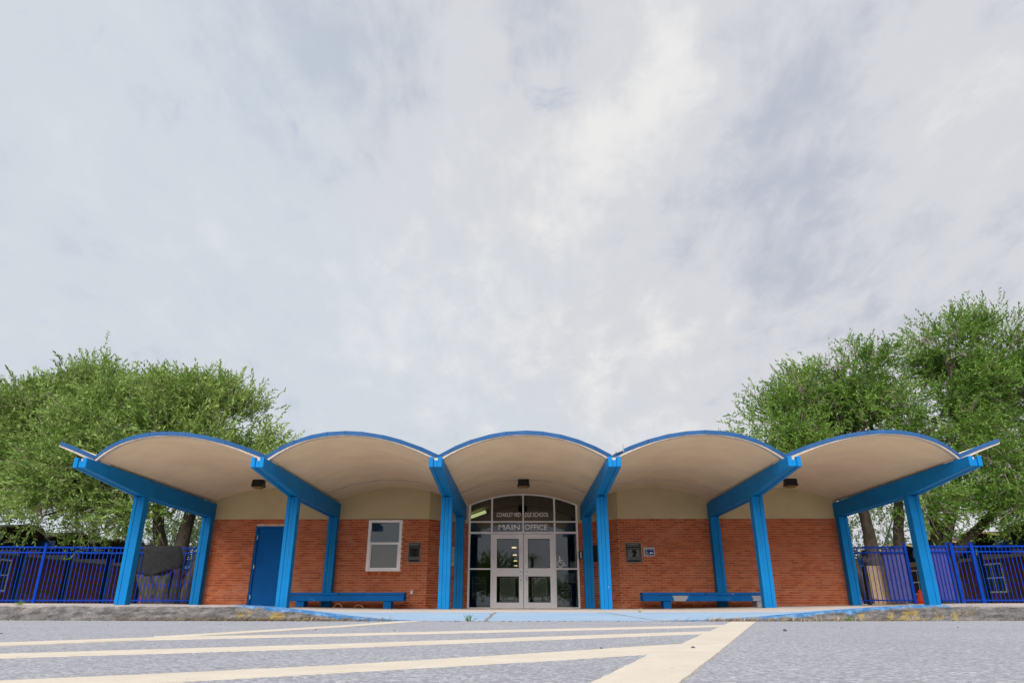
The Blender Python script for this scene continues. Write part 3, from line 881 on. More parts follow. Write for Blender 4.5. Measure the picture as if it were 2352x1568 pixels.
# --- stucco above the brick, arched up into each vault
def stucco(x0, x1, y0, y1, name='upper_wall'):
    n = 30
    poly = [(x0, WALL_TOP)]
    top = []
    for i in range(n + 1):
        x = x0 + (x1 - x0) * i / n
        k = min(4, max(0, int((x + 9.375) // BAY)))
        s = (x - (AX[k] + BAY / 2)) / (BAY / 2)
        top.append((x, soffit_z(s) + 0.03))
    mb = MB()
    for i in range(n):
        a, b = top[i], top[i + 1]
        mb.prism([(a[0], WALL_TOP - 0.002), (b[0], WALL_TOP - 0.002), b, a], 'y', y0, y1)
    bm_o = mb.build(name, M['stucco'], school)
    bm = bmesh.new(); bm.from_mesh(bm_o.data); bmesh.ops.remove_doubles(bm, verts=bm.verts, dist=1e-5)
    # drop internal faces
    seen = {}
    for f in bm.faces:
        seen.setdefault(tuple(sorted(v.index for v in f.verts)), []).append(f)
    kill = [f for l in seen.values() if len(l) > 1 for f in l]
    bmesh.ops.delete(bm, geom=kill, context='FACES')
    bmesh.ops.recalc_face_normals(bm, faces=bm.faces)
    bm.to_mesh(bm_o.data); bm.free()
stucco(-9.375, -5.625, WALL_Y - 0.012, WALL_Y + 0.25)
stucco(-5.625, -2.815, WALL_Y - 0.012, WALL_Y + 0.25)
stucco(2.815, 5.625, WALL_Y - 0.012, WALL_Y + 0.25)
stucco(5.625, 9.375, WALL_Y - 0.012, WALL_Y + 0.25)
def return_stucco(sx):
    n = Vector((RET.y, -RET.x)); a, b = Vector((-2.81, WALL_Y)), Vector((-1.70, DOOR_Y + 0.02))
    mb = MB(); K = 14; f = 1 if sx < 0 else -1
    for i in range(K + 1):
        p = a.lerp(b, i / K)
        k = 1 if p.x < -1.875 else 2
        s = (p.x - (AX[k] + BAY / 2)) / (BAY / 2)
        zt = soffit_z(s) + 0.03
        for q in (p + n * 0.010, p - n * 0.19 + Vector((0, 0.10 * i / K))):
            mb.v += [(q.x * f, q.y, WALL_TOP - 0.003), (q.x * f, q.y, zt)]
    for i in range(K):
        b0 = i * 4
        mb.f += [(b0, b0 + 4, b0 + 5, b0 + 1), (b0 + 2, b0 + 3, b0 + 7, b0 + 6), (b0, b0 + 2, b0 + 6, b0 + 4), (b0 + 1, b0 + 5, b0 + 7, b0 + 3)]
    mb.f += [(0, 1, 3, 2), (K * 4, K * 4 + 2, K * 4 + 3, K * 4 + 1)]
    mb.build('upper_wall', M['stucco'], school)
return_stucco(-1); return_stucco(1)
# flanks and rear, plain brick masses
for s in (-1, 1):
    a0, a1 = sorted((s * 9.12, s * 9.36))
    MB().box(a0, a1, 21.262, BACK_Y - 0.3, -0.1, 3.16).build('flank_wall', M['farmortar'], school)
MB().box(-9.1, 9.1, BACK_Y - 0.3, BACK_Y - 0.05, -0.1, 3.2).build('rear_wall', M['farmortar'], school)

# --- blue service door
d = MB().box(-7.90, -7.00, WALL_Y + 0.075, WALL_Y + 0.12, 0.05, 2.29).build('service_door', M['bluedoor'], school, bevel=0.004)
fr = MB().box(-7.966, -7.905, WALL_Y + 0.03, WALL_Y + 0.13, -0.05, 2.355).box(-6.995, -6.934, WALL_Y + 0.03, WALL_Y + 0.13, -0.05, 2.355)
fr.box(-7.905, -6.995, WALL_Y + 0.03, WALL_Y + 0.13, 2.295, 2.355).build('door_frame', M['bluedoor'], d, bevel=0.003)
for z in (0.32, 1.15, 1.98):
    MB().box(-7.915, -7.893, WALL_Y + 0.022, WALL_Y + 0.078, z, z + 0.115).build('hinge', M['steel'], d)
MB().tube([(-7.06, WALL_Y + 0.02, 1.05), (-7.15, WALL_Y + 0.02, 1.05)], 0.011).box(-7.09, -7.03, WALL_Y + 0.02, WALL_Y + 0.077, 1.0, 1.1).build('door_handle', M['steel'], d)

# --- window
wx0, wx1, wz0, wz1 = -4.615, -3.605, 1.08, 2.535
fw = MB()
fw.box(wx0, wx0 + 0.085, WALL_Y - 0.006, WALL_Y + 0.12, wz0, wz1).box(wx1 - 0.085, wx1, WALL_Y - 0.006, WALL_Y + 0.12, wz0, wz1)
fw.box(wx0 + 0.085, wx1 - 0.085, WALL_Y - 0.006, WALL_Y + 0.12, wz1 - 0.075, wz1).box(wx0 + 0.085, wx1 - 0.085, WALL_Y - 0.006, WALL_Y + 0.12, wz0, wz0 + 0.05)
win = fw.build('window', M['winwhite'], school, bevel=0.006)
zm = 1.86
MB().box(wx0 + 0.086, wx1 - 0.086, WALL_Y + 0.02, WALL_Y + 0.08, zm - 0.03, zm + 0.035).build('meeting_rail', M['winwhite'], win, bevel=0.004)
sb = MB()
sb.box(wx0 + 0.086, wx0 + 0.115, WALL_Y + 0.03, WALL_Y + 0.07, wz0 + 0.051, zm - 0.031).box(wx1 - 0.115, wx1 - 0.086, WALL_Y + 0.03, WALL_Y + 0.07, wz0 + 0.051, zm - 0.031)
sb.box(wx0 + 0.115, wx1 - 0.115, WALL_Y + 0.03, WALL_Y + 0.07, wz0 + 0.051, wz0 + 0.10).build('sash', M['winwhite'], win, bevel=0.003)
MB().box(wx0 + 0.086, wx1 - 0.086, WALL_Y + 0.064, WALL_Y + 0.069, zm + 0.036, wz1 - 0.076).build('pane', M['winglass'], win)
MB().box(wx0 + 0.116, wx1 - 0.116, WALL_Y + 0.052, WALL_Y + 0.057, wz0 + 0.101, zm - 0.032).build('pane', M['winglass'], win)
bl = MB()
z = wz0 + 0.10
while z < zm - 0.03:
    bl.obox(((wx0 + wx1) / 2, WALL_Y + 0.16, z), (0.41, 0, 0), (0, 0.007, -0.013), (0, 0.0007, 0.0004)); z += 0.027
bl.build('blind', M['blind'], win)
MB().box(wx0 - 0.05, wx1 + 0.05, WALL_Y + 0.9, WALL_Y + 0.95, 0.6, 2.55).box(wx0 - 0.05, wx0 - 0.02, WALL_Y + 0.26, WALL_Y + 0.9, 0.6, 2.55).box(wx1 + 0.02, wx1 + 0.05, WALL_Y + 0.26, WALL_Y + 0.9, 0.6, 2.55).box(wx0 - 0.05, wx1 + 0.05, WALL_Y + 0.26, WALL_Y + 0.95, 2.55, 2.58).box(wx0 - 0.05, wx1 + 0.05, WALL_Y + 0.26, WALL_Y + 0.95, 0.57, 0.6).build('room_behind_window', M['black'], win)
sm = MB().box(-0.043, 0.043, -0.035, 0.10, -0.045, 0.045)
sme = bpy.data.meshes.new('sill_brick'); sme.from_pydata(sm.v, [], sm.f); sme.materials.append(M['brick'])
for i in range(11):
    o = bpy.data.objects.new('sill_brick', sme); COL.objects.link(o); o.parent = win
    o.location = (wx0 - 0.0 + 0.046 + i * 0.0925, WALL_Y, wz0 - 0.055); o.rotation_euler = (R(6), 0, 0)

# --- glazed entrance
EY = DOOR_Y
def arch_z(x): return soffit_z(x / (BAY / 2)) - 0.005
fm = MB()
E0, E1, FD = EY, EY + 0.10, 0.05
FL = 0.055
XL, XR = -1.685, 1.685
ML, MR = -0.985, 0.985
zg = 0.04
for x in (XL, XR): fm.box(x - 0.03, x + 0.03, E0 - 0.012, E1, zg, arch_z(1.7) + 0.015)
for x in (ML, MR): fm.box(x - 0.026, x + 0.026, E0 - 0.006, E1, zg, arch_z(x) + 0.01)
fm.box(-0.022, 0.022, E0 - 0.006, E1, 2.25, arch_z(0) + 0.01)
for z0, z1 in ((2.59, 2.63), (2.245, 2.305)):
    for a, b in ((XL + 0.03, ML - 0.026), (ML + 0.026, -0.022), (0.022, MR - 0.026), (MR + 0.026, XR - 0.03)):
        fm.box(a, b, E0, E1 - 0.004, z0, z1)
for a, b in ((XL + 0.03, ML - 0.026), (MR + 0.026, XR - 0.03)):
    fm.box(a, b, E0, E1 - 0.004, 1.18, 1.222); fm.box(a, b, E0, E1 - 0.004, zg, 0.10)
n = 22
for i in range(n):
    xa, xb = XL + (XR - XL) * i / n, XL + (XR - XL) * (i + 1) / n
    fm.prism([(xa, arch_z(xa) - 0.03), (xb, arch_z(xb) - 0.03), (xb, arch_z(xb) + 0.02), (xa, arch_z(xa) + 0.02)], 'y', E0 - 0.016, E1 + 0.002)
frame = fm.build('entrance_frame', M['alum'], school)
def pane(x0, x1, z0, z1, parent, arched=False, y=EY + 0.045):
    if not arched:
        return MB().box(x0, x1, y, y + 0.006, z0, z1).build('pane', M['glass'], parent)
    pts = [(x0, z0)] + [(x1, z0)] + [(x1 + (x0 - x1) * i / 10, arch_z(x1 + (x0 - x1) * i / 10) - 0.025) for i in range(11)]
    return MB().prism(pts, 'y', y, y + 0.006).build('pane', M['glass'], parent)
cells = [(XL + 0.031, ML - 0.027), (ML + 0.027, -0.023), (0.023, MR - 0.027), (MR + 0.027, XR - 0.031)]
for a, b in cells:
    pane(a, b, 2.631, 3.0, frame, True); pane(a, b, 2.306, 2.589, frame)
for a, b in (cells[0], cells[3]):
    pane(a, b, 1.223, 2.244, frame); pane(a, b, 0.101, 1.179, frame)
def leaf_door(x0, x1, hx):
    p0, p1 = x0 + 0.135, x1 - 0.135
    y0, y1 = EY + 0.012, EY + 0.06
    db = MB()
    db.box(x0, p0, y0, y1, 0.062, 2.236).box(p1, x1, y0, y1, 0.062, 2.236)
    db.box(p0, p1, y0, y1, 2.095, 2.236).box(p0, p1, y0, y1, 0.985, 1.225).box(p0, p1, y0, y1, 0.062, 0.235)
    dd = db.build('entrance_door', M['alum'], school, bevel=0.004)
    for z0, z1 in ((1.226, 2.094), (0.236, 0.984)):
        pane(p0 + 0.001, p1 - 0.001, z0, z1, dd, y=EY + 0.036)
        g = MB()  # dark rubber gasket round the pane
        g.box(p0, p0 + 0.011, y0 + 0.006, y0 + 0.02, z0, z1).box(p1 - 0.011, p1, y0 + 0.006, y0 + 0.02, z0, z1)
        g.box(p0 + 0.011, p1 - 0.011, y0 + 0.006, y0 + 0.02, z1 - 0.011, z1).box(p0 + 0.011, p1 - 0.011, y0 + 0.006, y0 + 0.02, z0, z0 + 0.011)
        g.build('gasket', M['black'], dd)
    hb = MB().box(hx - 0.034, hx + 0.034, y0 - 0.012, y0 - 0.001, 0.86, 1.215)
    hb.tube([(hx, y0 - 0.012, 1.03), (hx, y0 - 0.06, 1.02), (hx, y0 - 0.06, 0.90), (hx, y0 - 0.012, 0.89)], 0.013, 8)
    hb.build('pull_handle', M['steel'], dd, bevel=0.004)
    MB().tube([(hx, y0 - 0.018, 1.12), (hx, y0 - 0.010, 1.12)], 0.02, 12).build('lock_cylinder', M['black'], dd)
    return dd
door_l = leaf_door(-0.957, -0.006, -0.085)
door_r = leaf_door(0.006, 0.957, 0.085)
MB().box(-1.65, 1.65, EY - 0.05, EY + 0.12, 0.03, 0.058).build('threshold', M['alum'], school)

LY = EY + 0.040
lettering('school_lettering', 'COAKLEY MID', -0.84, LY, 2.765, 0.76, 0.135, M['letter'], frame, 0.22, 0.012)
lettering('school_lettering', 'DLE SCHOOL', 0.045, LY, 2.765, 0.76, 0.135, M['letter'], frame, 0.22, 0.012)
lettering('office_lettering', 'MAIN', -0.775, LY, 2.365, 0.665, 0.165, M['letter'], frame, 0.0, 0.016)
lettering('office_lettering', 'OFFICE', 0.05, LY, 2.365, 0.70, 0.165, M['letter'], frame, 0.0, 0.016)

def wheelchair(mb, x, z, s, y, t=0.0015):
    """access symbol, height about s; lower left at x, z"""
    def ring(cx, cz, r0, r1, a0, a1, n=22):
        for i in range(n):
            a, b = R(a0 + (a1 - a0) * i / n), R(a0 + (a1 - a0) * (i + 1) / n)
            mb.prism([(cx + r0 * math.cos(a), cz + r0 * math.sin(a)), (cx + r1 * math.cos(a), cz + r1 * math.sin(a)),
                      (cx + r1 * math.cos(b), cz + r1 * math.sin(b)), (cx + r0 * math.cos(b), cz + r0 * math.sin(b))], 'y', y - t, y)
    def bar(a, b, w):
        a, b = Vector(a), Vector(b); d = (b - a).normalized(); n = Vector((-d.y, d.x)) * w / 2
        mb.prism([tuple(a + n), tuple(b + n), tuple(b - n), tuple(a - n)], 'y', y - t, y)
    g = lambda a, b: (x + a * s, z + b * s)
    c = g(0.33, 0.30)
    ring(c[0], c[1], 0.235 * s, 0.31 * s, 110, 350)
    h = g(0.27, 0.92); ring(h[0], h[1], 0.0, 0.085 * s, 0, 360, 14)
    bar(g(0.27, 0.82), g(0.31, 0.40), 0.11 * s)
    bar(g(0.29, 0.64), g(0.54, 0.64), 0.07 * s)
    bar(g(0.27, 0.42), g(0.62, 0.42), 0.09 * s)
    bar(g(0.60, 0.45), g(0.74, 0.14), 0.09 * s)
    bar(g(0.71, 0.15), g(0.86, 0.21), 0.075 * s)
    return mb
wheelchair(MB(), 1.03, 1.25, 0.33, LY).build('access_symbol', M['letter'], frame)

# --- lobby seen through the glass
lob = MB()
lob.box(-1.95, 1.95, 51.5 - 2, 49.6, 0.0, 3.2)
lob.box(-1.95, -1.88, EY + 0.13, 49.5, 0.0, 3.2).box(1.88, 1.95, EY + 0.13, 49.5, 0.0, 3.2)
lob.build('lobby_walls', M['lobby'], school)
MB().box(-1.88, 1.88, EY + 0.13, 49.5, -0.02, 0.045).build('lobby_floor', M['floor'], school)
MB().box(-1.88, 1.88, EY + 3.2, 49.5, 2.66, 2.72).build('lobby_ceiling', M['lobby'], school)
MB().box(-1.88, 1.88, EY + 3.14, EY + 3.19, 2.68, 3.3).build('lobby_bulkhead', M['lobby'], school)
for y in (33.0, 38.0, 43.2, 48.6):
    MB().box(-0.47, -0.27, y - 0.25, y + 0.25, 2.63, 2.655).build('corridor_light', M['lamp'], school)
MB().obox((-1.55, EY + 1.9, 3.06), (0.28, 0.0, 0.10), (0, 0.05, 0), (-0.02, 0, 0.045)).build('lobby_light', M['tube'], school)

# --- conduit on the soffit
def conduit(xc, s0, s1, y):
    pts = []
    for i in range(31):
        s = s0 + (s1 - s0) * i / 30
        pts.append((xc + s * BAY / 2, y + 0.02 * math.sin(i * 0.9), soffit_z(s) - 0.012))
    MB().tube(pts, 0.016, 6).build('conduit', M['trimwhite'], school, smooth=True)
conduit(-3.75, -0.92, 0.92, 19.5); conduit(0, -0.92, 0.92, 19.5); conduit(3.75, -0.92, 0.92, 19.5)

# ------------------------------------------------------------------ lights under the vaults
def ceiling_light(x, label, rz=0.0):
    y, zt = 19.5, soffit_z(0) - 0.002
    t = thing('ceiling_light', (x, y, zt), label, 'light', 'black lights under the vaults')
    hb = MB()
    hb.add([(x - .15, y - .11, zt), (x + .15, y - .11, zt), (x + .15, y + .11, zt), (x - .15, y + .11, zt),
            (x - .165, y - .13, zt - .17), (x + .165, y - .13, zt - .17), (x + .165, y + .13, zt - .17), (x - .165, y + .13, zt - .17)],
           [(0, 1, 2, 3), (7, 6, 5, 4), (0, 4, 5, 1), (1, 5, 6, 2), (2, 6, 7, 3), (3, 7, 4, 0)])
    hb.build('housing', M['black'], t, bevel=0.008)
    MB().box(x - .178, x + .178, y - .142, y + .142, zt - .195, zt - .172).build('rim', M['black'], t, bevel=0.004)
    lb = MB().add([(x - .16, y - .125, zt - .196), (x + .16, y - .125, zt - .196), (x + .16, y + .125, zt - .196), (x - .16, y + .125, zt - .196),
                   (x - .09, y - .07, zt - .245), (x + .09, y - .07, zt - .245), (x + .09, y + .07, zt - .245), (x - .09, y + .07, zt - .245)],
                  [(0, 1, 2, 3), (7, 6, 5, 4), (0, 4, 5, 1), (1, 5, 6, 2), (2, 6, 7, 3), (3, 7, 4, 0)])
    lb.build('lens', M['amber'], t, bevel=0.01)
    t.rotation_euler = (0, 0, rz)
ceiling_light(-7.5, 'black box light with amber lens under the leftmost vault, above the blue door', 0.05)
ceiling_light(0.0, 'black box light under the middle vault, above the glass entrance')
ceiling_light(7.5, 'black box light with amber lens under the rightmost vault', -0.06)

# roof valley junction box with a stub antenna
jb = thing('junction_box', (1.99, 14.62, 3.2), 'small white junction box with stub antenna at the roof valley right of the entrance', 'junction box')
MB().obox((2.03, 14.60, 3.245), (0.07, 0, 0.026), (0, 0.03, 0), (-0.009, 0, 0.023)).build('box', M['boxgrey'], jb, bevel=0.004)
MB().tube([(1.95, 14.60, 3.21), (1.86, 14.62, 3.155)], 0.014, 8).build('cable_gland', M['boxgrey'], jb)
MB().tube([(2.13, 14.60, 3.22), (2.125, 14.60, 3.30), (2.12, 14.60, 3.30), (2.118, 14.60, 3.38)], [0.012, 0.012, 0.018, 0.018], 8).build('antenna', M['boxgrey'], jb)

# ------------------------------------------------------------------ wall signs
def plaque(x0, x1, z0, z1, label, rows, wide):
    y = WALL_Y - 0.004
    t = thing('plaque', ((x0 + x1) / 2, y, z0), label, 'plaque')
    MB().box(x0, x1, y - 0.02, y + 0.002, z0, z1).build('plate', M['plaque'], t, bevel=0.003)
    w, h = x1 - x0, z1 - z0
    yy = y - 0.0225
    fb = MB()
    def rect(a0, a1, b0, b1, th=0.008):
        X0, X1, Z0, Z1 = x0 + a0 * w, x0 + a1 * w, z0 + b0 * h, z0 + b1 * h
        for q in ((X0, X1, Z0, Z0 + th), (X0, X1, Z1 - th, Z1), (X0, X0 + th, Z0 + th, Z1 - th), (X1 - th, X1, Z0 + th, Z1 - th)):
            fb.box(q[0], q[1], yy, yy + 0.004, q[2], q[3])
    rect(0.0, 1.0, 0.0, 1.0, 0.008); rect(0.08, 0.92, 0.27, 0.74, 0.006); rect(0.07, 0.93, 0.03, 0.16, 0.006); rect(0.07, 0.93, 0.185, 0.235, 0.006)
    fb.build('border', M['plaqueline'], t)
    lettering('plaque_lettering', 'COAKLEY', x0 + 0.09 * w, yy - 0.001, z0 + 0.885 * h, w * 0.82, h * 0.065, M['plaqueline'], t, 0, 0.02)
    lettering('plaque_lettering', 'MIDDLE SCHOOL', x0 + 0.09 * w, yy - 0.001, z0 + 0.815 * h, w * 0.82, h * 0.042, M['plaqueline'], t, 0, 0.01)
    if wide:
        lettering('plaque_lettering', 'BOARD OF TRUSTEES', x0 + 0.18 * w, yy - 0.001, z0 + 0.665 * h, w * 0.64, h * 0.028, M['plaqueline'], t)
    lb = MB()
    for i in range(rows):
        zz = z0 + (0.62 - 0.30 * i / (rows - 1)) * h
        la, lb2 = 0.20 + 0.12 * rng.random(), 0.13 + 0.12 * rng.random()
        lb.box(x0 + 0.14 * w, x0 + (0.14 + la) * w, yy, yy + 0.003, zz, zz + 0.006)
        lb.box(x0 + (0.86 - lb2) * w, x0 + 0.86 * w, yy, yy + 0.003, zz, zz + 0.006)
    lb.build('name_rows', M['inkline'] if not wide else M['postertext'], t)
plaque(-3.39, -3.03, 1.32, 1.885, 'dark bronze plaque on the brick between the window and the entrance', 8, False)
plaque(2.99, 3.45, 1.31, 1.87, 'dark bronze plaque on the brick right of the entrance, beside the blue access sign', 8, True)

sg = thing('access_sign', (3.68, WALL_Y, 1.5), 'blue and white MAIN OFFICE sign with wheelchair symbol and left arrow', 'sign')
sx0, sx1, sz0, sz1 = 3.525, 3.835, 1.50, 1.735
sy = WALL_Y - 0.004
MB().box(sx0, sx1, sy - 0.006, sy + 0.002, sz0, sz1).build('plate', M['white'], sg, bevel=0.004)
MB().box(sx0 + 0.018, sx1 - 0.018, sy - 0.0085, sy - 0.0065, sz0 + 0.018, sz1 - 0.018).build('panel', M['signblue'], sg)
lettering('sign_lettering', 'MAIN OFFICE', sx0 + 0.035, sy - 0.0095, sz0 + 0.165, 0.24, 0.042, M['white'], sg, 0, 0.012)
wheelchair(MB(), sx0 + 0.035, sz0 + 0.028, 0.125, sy - 0.0088).build('wheelchair_symbol', M['white'], sg)
MB().prism([(sx0 + 0.155, sz0 + 0.085), (sx0 + 0.20, sz0 + 0.125), (sx0 + 0.20, sz0 + 0.10), (sx0 + 0.27, sz0 + 0.10), (sx0 + 0.27, sz0 + 0.068), (sx0 + 0.20, sz0 + 0.068), (sx0 + 0.20, sz0 + 0.043)], 'y', sy - 0.0105, sy - 0.0088).build('arrow', M['white'], sg)

# panels on the angled return walls
def return_panel(sx, t0, t1, z0, z1, mat, name, label, cat, th=0.02, lines=0):
    a, n = Vector((-2.81, WALL_Y)), Vector((RET.y, -RET.x))
    p, q = a + RET * t0, a + RET * t1
    poly = [p + n * 0.004, q + n * 0.004, q + n * (0.004 + th), p + n * (0.004 + th)]
    poly = [(v.x * (1 if sx < 0 else -1), v.y) for v in poly]
    o = MB().prism(poly, 'z', z0, z1).build(name, mat, None, bevel=0.003)
    tag(o, label, cat)
    if lines:
        lb = MB()
        for i in range(lines):
            zz = z1 - 0.06 - (z1 - z0 - 0.1) * i / lines
            e0, e1 = a + RET * (t0 + 0.05) + n * (0.005 + th), a + RET * (t1 - 0.05 - 0.1 * rng.random()) + n * (0.005 + th)
            pl = [(e0.x * (1 if sx < 0 else -1), e0.y), (e1.x * (1 if sx < 0 else -1), e1.y), (e1.x * (1 if sx < 0 else -1) , e1.y - 0.003), (e0.x * (1 if sx < 0 else -1), e0.y - 0.003)]
            lb.prism(pl, 'z', zz, zz + 0.012)
        lb.build('printed_lines', M['inkline'], o)
return_panel(-1, 0.42, 1.36, 1.27, 1.80, M['paper'], 'notice_board', 'grey printed notice panel on the brick behind the post left of the entrance', 'notice', 0.012, 11)
return_panel(1, 0.60, 1.22, 1.38, 1.86, M['black'], 'notice_case', 'black notice case on the brick behind the post right of the entrance', 'notice case', 0.04)
ib = thing('intercom', (1.72, 22.0, 1.5), 'small dark intercom box on the brick jamb at the right of the glass entrance', 'intercom')
MB().box(1.70, 1.80, 22.02, 22.10, 1.47, 1.70).build('housing', M['black'], ib, bevel=0.006)
MB().box(1.745, 1.785, 22.008, 22.019, 1.50, 1.68).build('face_plate', M['steel'], ib)

ob = thing('electrical_outlet', (-3.22, WALL_Y, 0.46), 'small grey outlet box on the brick at the right end of the left bench', 'outlet')
MB().box(-3.265, -3.195, WALL_Y - 0.03, WALL_Y, 0.45, 0.56).build('box', M['steel'], ob, bevel=0.004)
MB().box(-3.25, -3.21, WALL_Y - 0.036, WALL_Y - 0.031, 0.47, 0.54).build('cover', M['white'], ob, bevel=0.003)

# ------------------------------------------------------------------ notices inside the glass
def sheet(name, x0, x1, z0, z1, mat, label, y=EY + 0.06, cat='notice'):
    t = thing(name, ((x0 + x1) / 2, y, z0), label, cat)
    mb = MB(); nx, nz = 5, 7
    for j in range(nz + 1):
        for i in range(nx + 1):
            mb.v.append((x0 + (x1 - x0) * i / nx, y + 0.003 * mnoise.noise(Vector((i * .9 + x0 * 7, j * .8, 0))), z0 + (z1 - z0) * j / nz))
    for j in range(nz):
        for i in range(nx):
            a = j * (nx + 1) + i; mb.f.append((a, a + 1, a + nx + 2, a + nx + 1))
    mb.build('page', mat, t)
    return t
def text_rows(t, x0, x1, z0, z1, n, y, mat):
    lb = MB()
    for i in range(n):
        zz = z1 - (z1 - z0) * (i + 0.5) / n
        x = x0
        while x < x1 - 0.03:
            w = rng.uniform(0.03, 0.09); e = min(x1, x + w)
            lb.box(x, e, y - 0.001, y, zz - 0.0075, zz + 0.0075); x = e + 0.012
    lb.build('printed_lines', mat, t)
PY = EY + 0.05
for (x0, x1, lab) in ((-0.725, -0.255, 'grey page of printed text behind the lower pane of the left entrance door'), (0.25, 0.725, 'crumpled grey page of printed text behind the lower pane of the right entrance door')):
    t = sheet('notice_sheet', x0, x1, 0.32, 0.95, M['paper'], lab, PY + 0.006)
    text_rows(t, x0 + 0.03, x1 - 0.03, 0.36, 0.92, 16, PY + 0.001, M['inkline'])
def reg_poster(x0, x1, z0, z1, words, lab):
    t = sheet('registration_poster', x0, x1, z0, z1, M['poster'], lab, EY + 0.064, 'poster')
    y = EY + 0.058
    b = MB(); th = 0.010
    b.box(x0, x1, y, y + 0.001, z0, z0 + th).box(x0, x1, y, y + 0.001, z1 - th, z1).box(x0, x0 + th, y, y + 0.001, z0 + th, z1 - th).box(x1 - th, x1, y, y + 0.001, z0 + th, z1 - th)
    w = x1 - x0
    for a0, a1, c0, c1 in ((0.06, 0.2, 0.13, 0.28), (0.26, 0.52, 0.09, 0.33), (0.58, 0.95, 0.2, 0.36), (0.6, 0.9, 0.08, 0.15)):
        X0, X1, Z0, Z1 = x0 + a0 * w, x0 + a1 * w, z0 + c0 * (z1 - z0), z0 + c1 * (z1 - z0)
        b.box(X0, X1, y, y + 0.001, Z0, Z0 + th).box(X0, X1, y, y + 0.001, Z1 - th, Z1).box(X0, X0 + th, y, y + 0.001, Z0 + th, Z1 - th).box(X1 - th, X1, y, y + 0.001, Z0 + th, Z1 - th)
    b.build('border', M['postertext'], t)
    zz = z1 - 0.07
    for s, hh in words:
        ww = min(w * 0.86, len(s) * hh * 0.78)
        lettering('poster_lettering', s, x1 - 0.03 - ww, y, zz, ww, hh, M['postertext'], t, 0, 0.015); zz -= hh + 0.035
reg_poster(-1.565, -1.145, 0.335, 0.975, [('2019 - 2020', 0.032), ('ONLINE', 0.04), ('REGISTRATION', 0.035)], 'dark online registration poster behind the left sidelight')
reg_poster(1.035, 1.465, 0.12, 0.74, [('2019 - 2020', 0.032), ('INSCRIPCIONES', 0.032), ('EN LINEA', 0.032)], 'dark Spanish registration poster low behind the right sidelight')
t = sheet('paper_notice', 1.435, 1.62, 1.235, 1.415, M['whitepaper'], 'small white paper taped inside the right sidelight beside the wheelchair symbol', EY + 0.06)
text_rows(t, 1.45, 1.605, 1.25, 1.40, 6, EY + 0.055, M['postertext'])
t = sheet('paper_notice', 1.38, 1.60, 0.77, 1.12, M['poster'], 'dim page in the lower right sidelight above the Spanish poster', EY + 0.061)
text_rows(t, 1.40, 1.58, 0.80, 1.08, 8, EY + 0.056, M['postertext'])

# ------------------------------------------------------------------ benches
def bench(x0, x1, gap, legs, label):
    z0 = ground_z((x0 + x1) / 2, 20.0)
    t = thing('bench', ((x0 + x1) / 2, 20.1, z0), label, 'bench', 'blue timber benches against the brick wall')
    yf, yb = 19.86, 20.34
    for a, b in ((x0, gap - 0.006), (gap + 0.006, x1)):
        MB().box(a, b, yf + 0.012, yb, 0.408, 0.482).build('seat_plank', M['bluebench'], t, bevel=0.014)
    MB().box(x0 + 0.01, x1 - 0.01, yf, yf + 0.085, 0.262, 0.400).build('front_rail', M['bluebench'], t, bevel=0.008)
    MB().box(x0 + 0.01, x1 - 0.01, yb - 0.085, yb, 0.262, 0.400).build('rear_rail', M['bluebench'], t, bevel=0.008)
    for lx in legs:
        lg = MB().prism([(yf + 0.10, 0.40), (yf + 0.04, 0.26), (yf + 0.04, -0.02), (yb - 0.04, -0.02), (yb - 0.04, 0.26), (yb - 0.10, 0.40)], 'x', lx - 0.105, lx + 0.105).build('leg', M['bluebench'], t, bevel=0.008)
    return t
bench(-6.62, -3.26, -5.05, (-6.10, -3.72), 'blue timber bench under the window, left of the entrance')
bench(3.21, 6.66, 4.93, (3.88, 6.40), 'blue timber bench with peeling paint, right of the entrance')
for i, (xa, hh) in enumerate(((-4.98, 0.10), (-4.42, 0.085))):
    z0 = ground_z(xa, 19.6)
    pts = [(xa - 0.13 + 0.26 * k / 12, 19.6 + 0.02 * math.sin(k), z0 + 0.005 + hh * math.sin(math.pi * k / 12) ** 0.8) for k in range(13)]
    tag(MB().tube(pts, 0.0065, 6).build('cord_loop', M['cord'], None, smooth=True),
        ['left of the two tan cord loops on the pavement under the left bench', 'right of the two tan cord loops on the pavement under the left bench'][i], 'cord', 'tan cord loops under the bench')

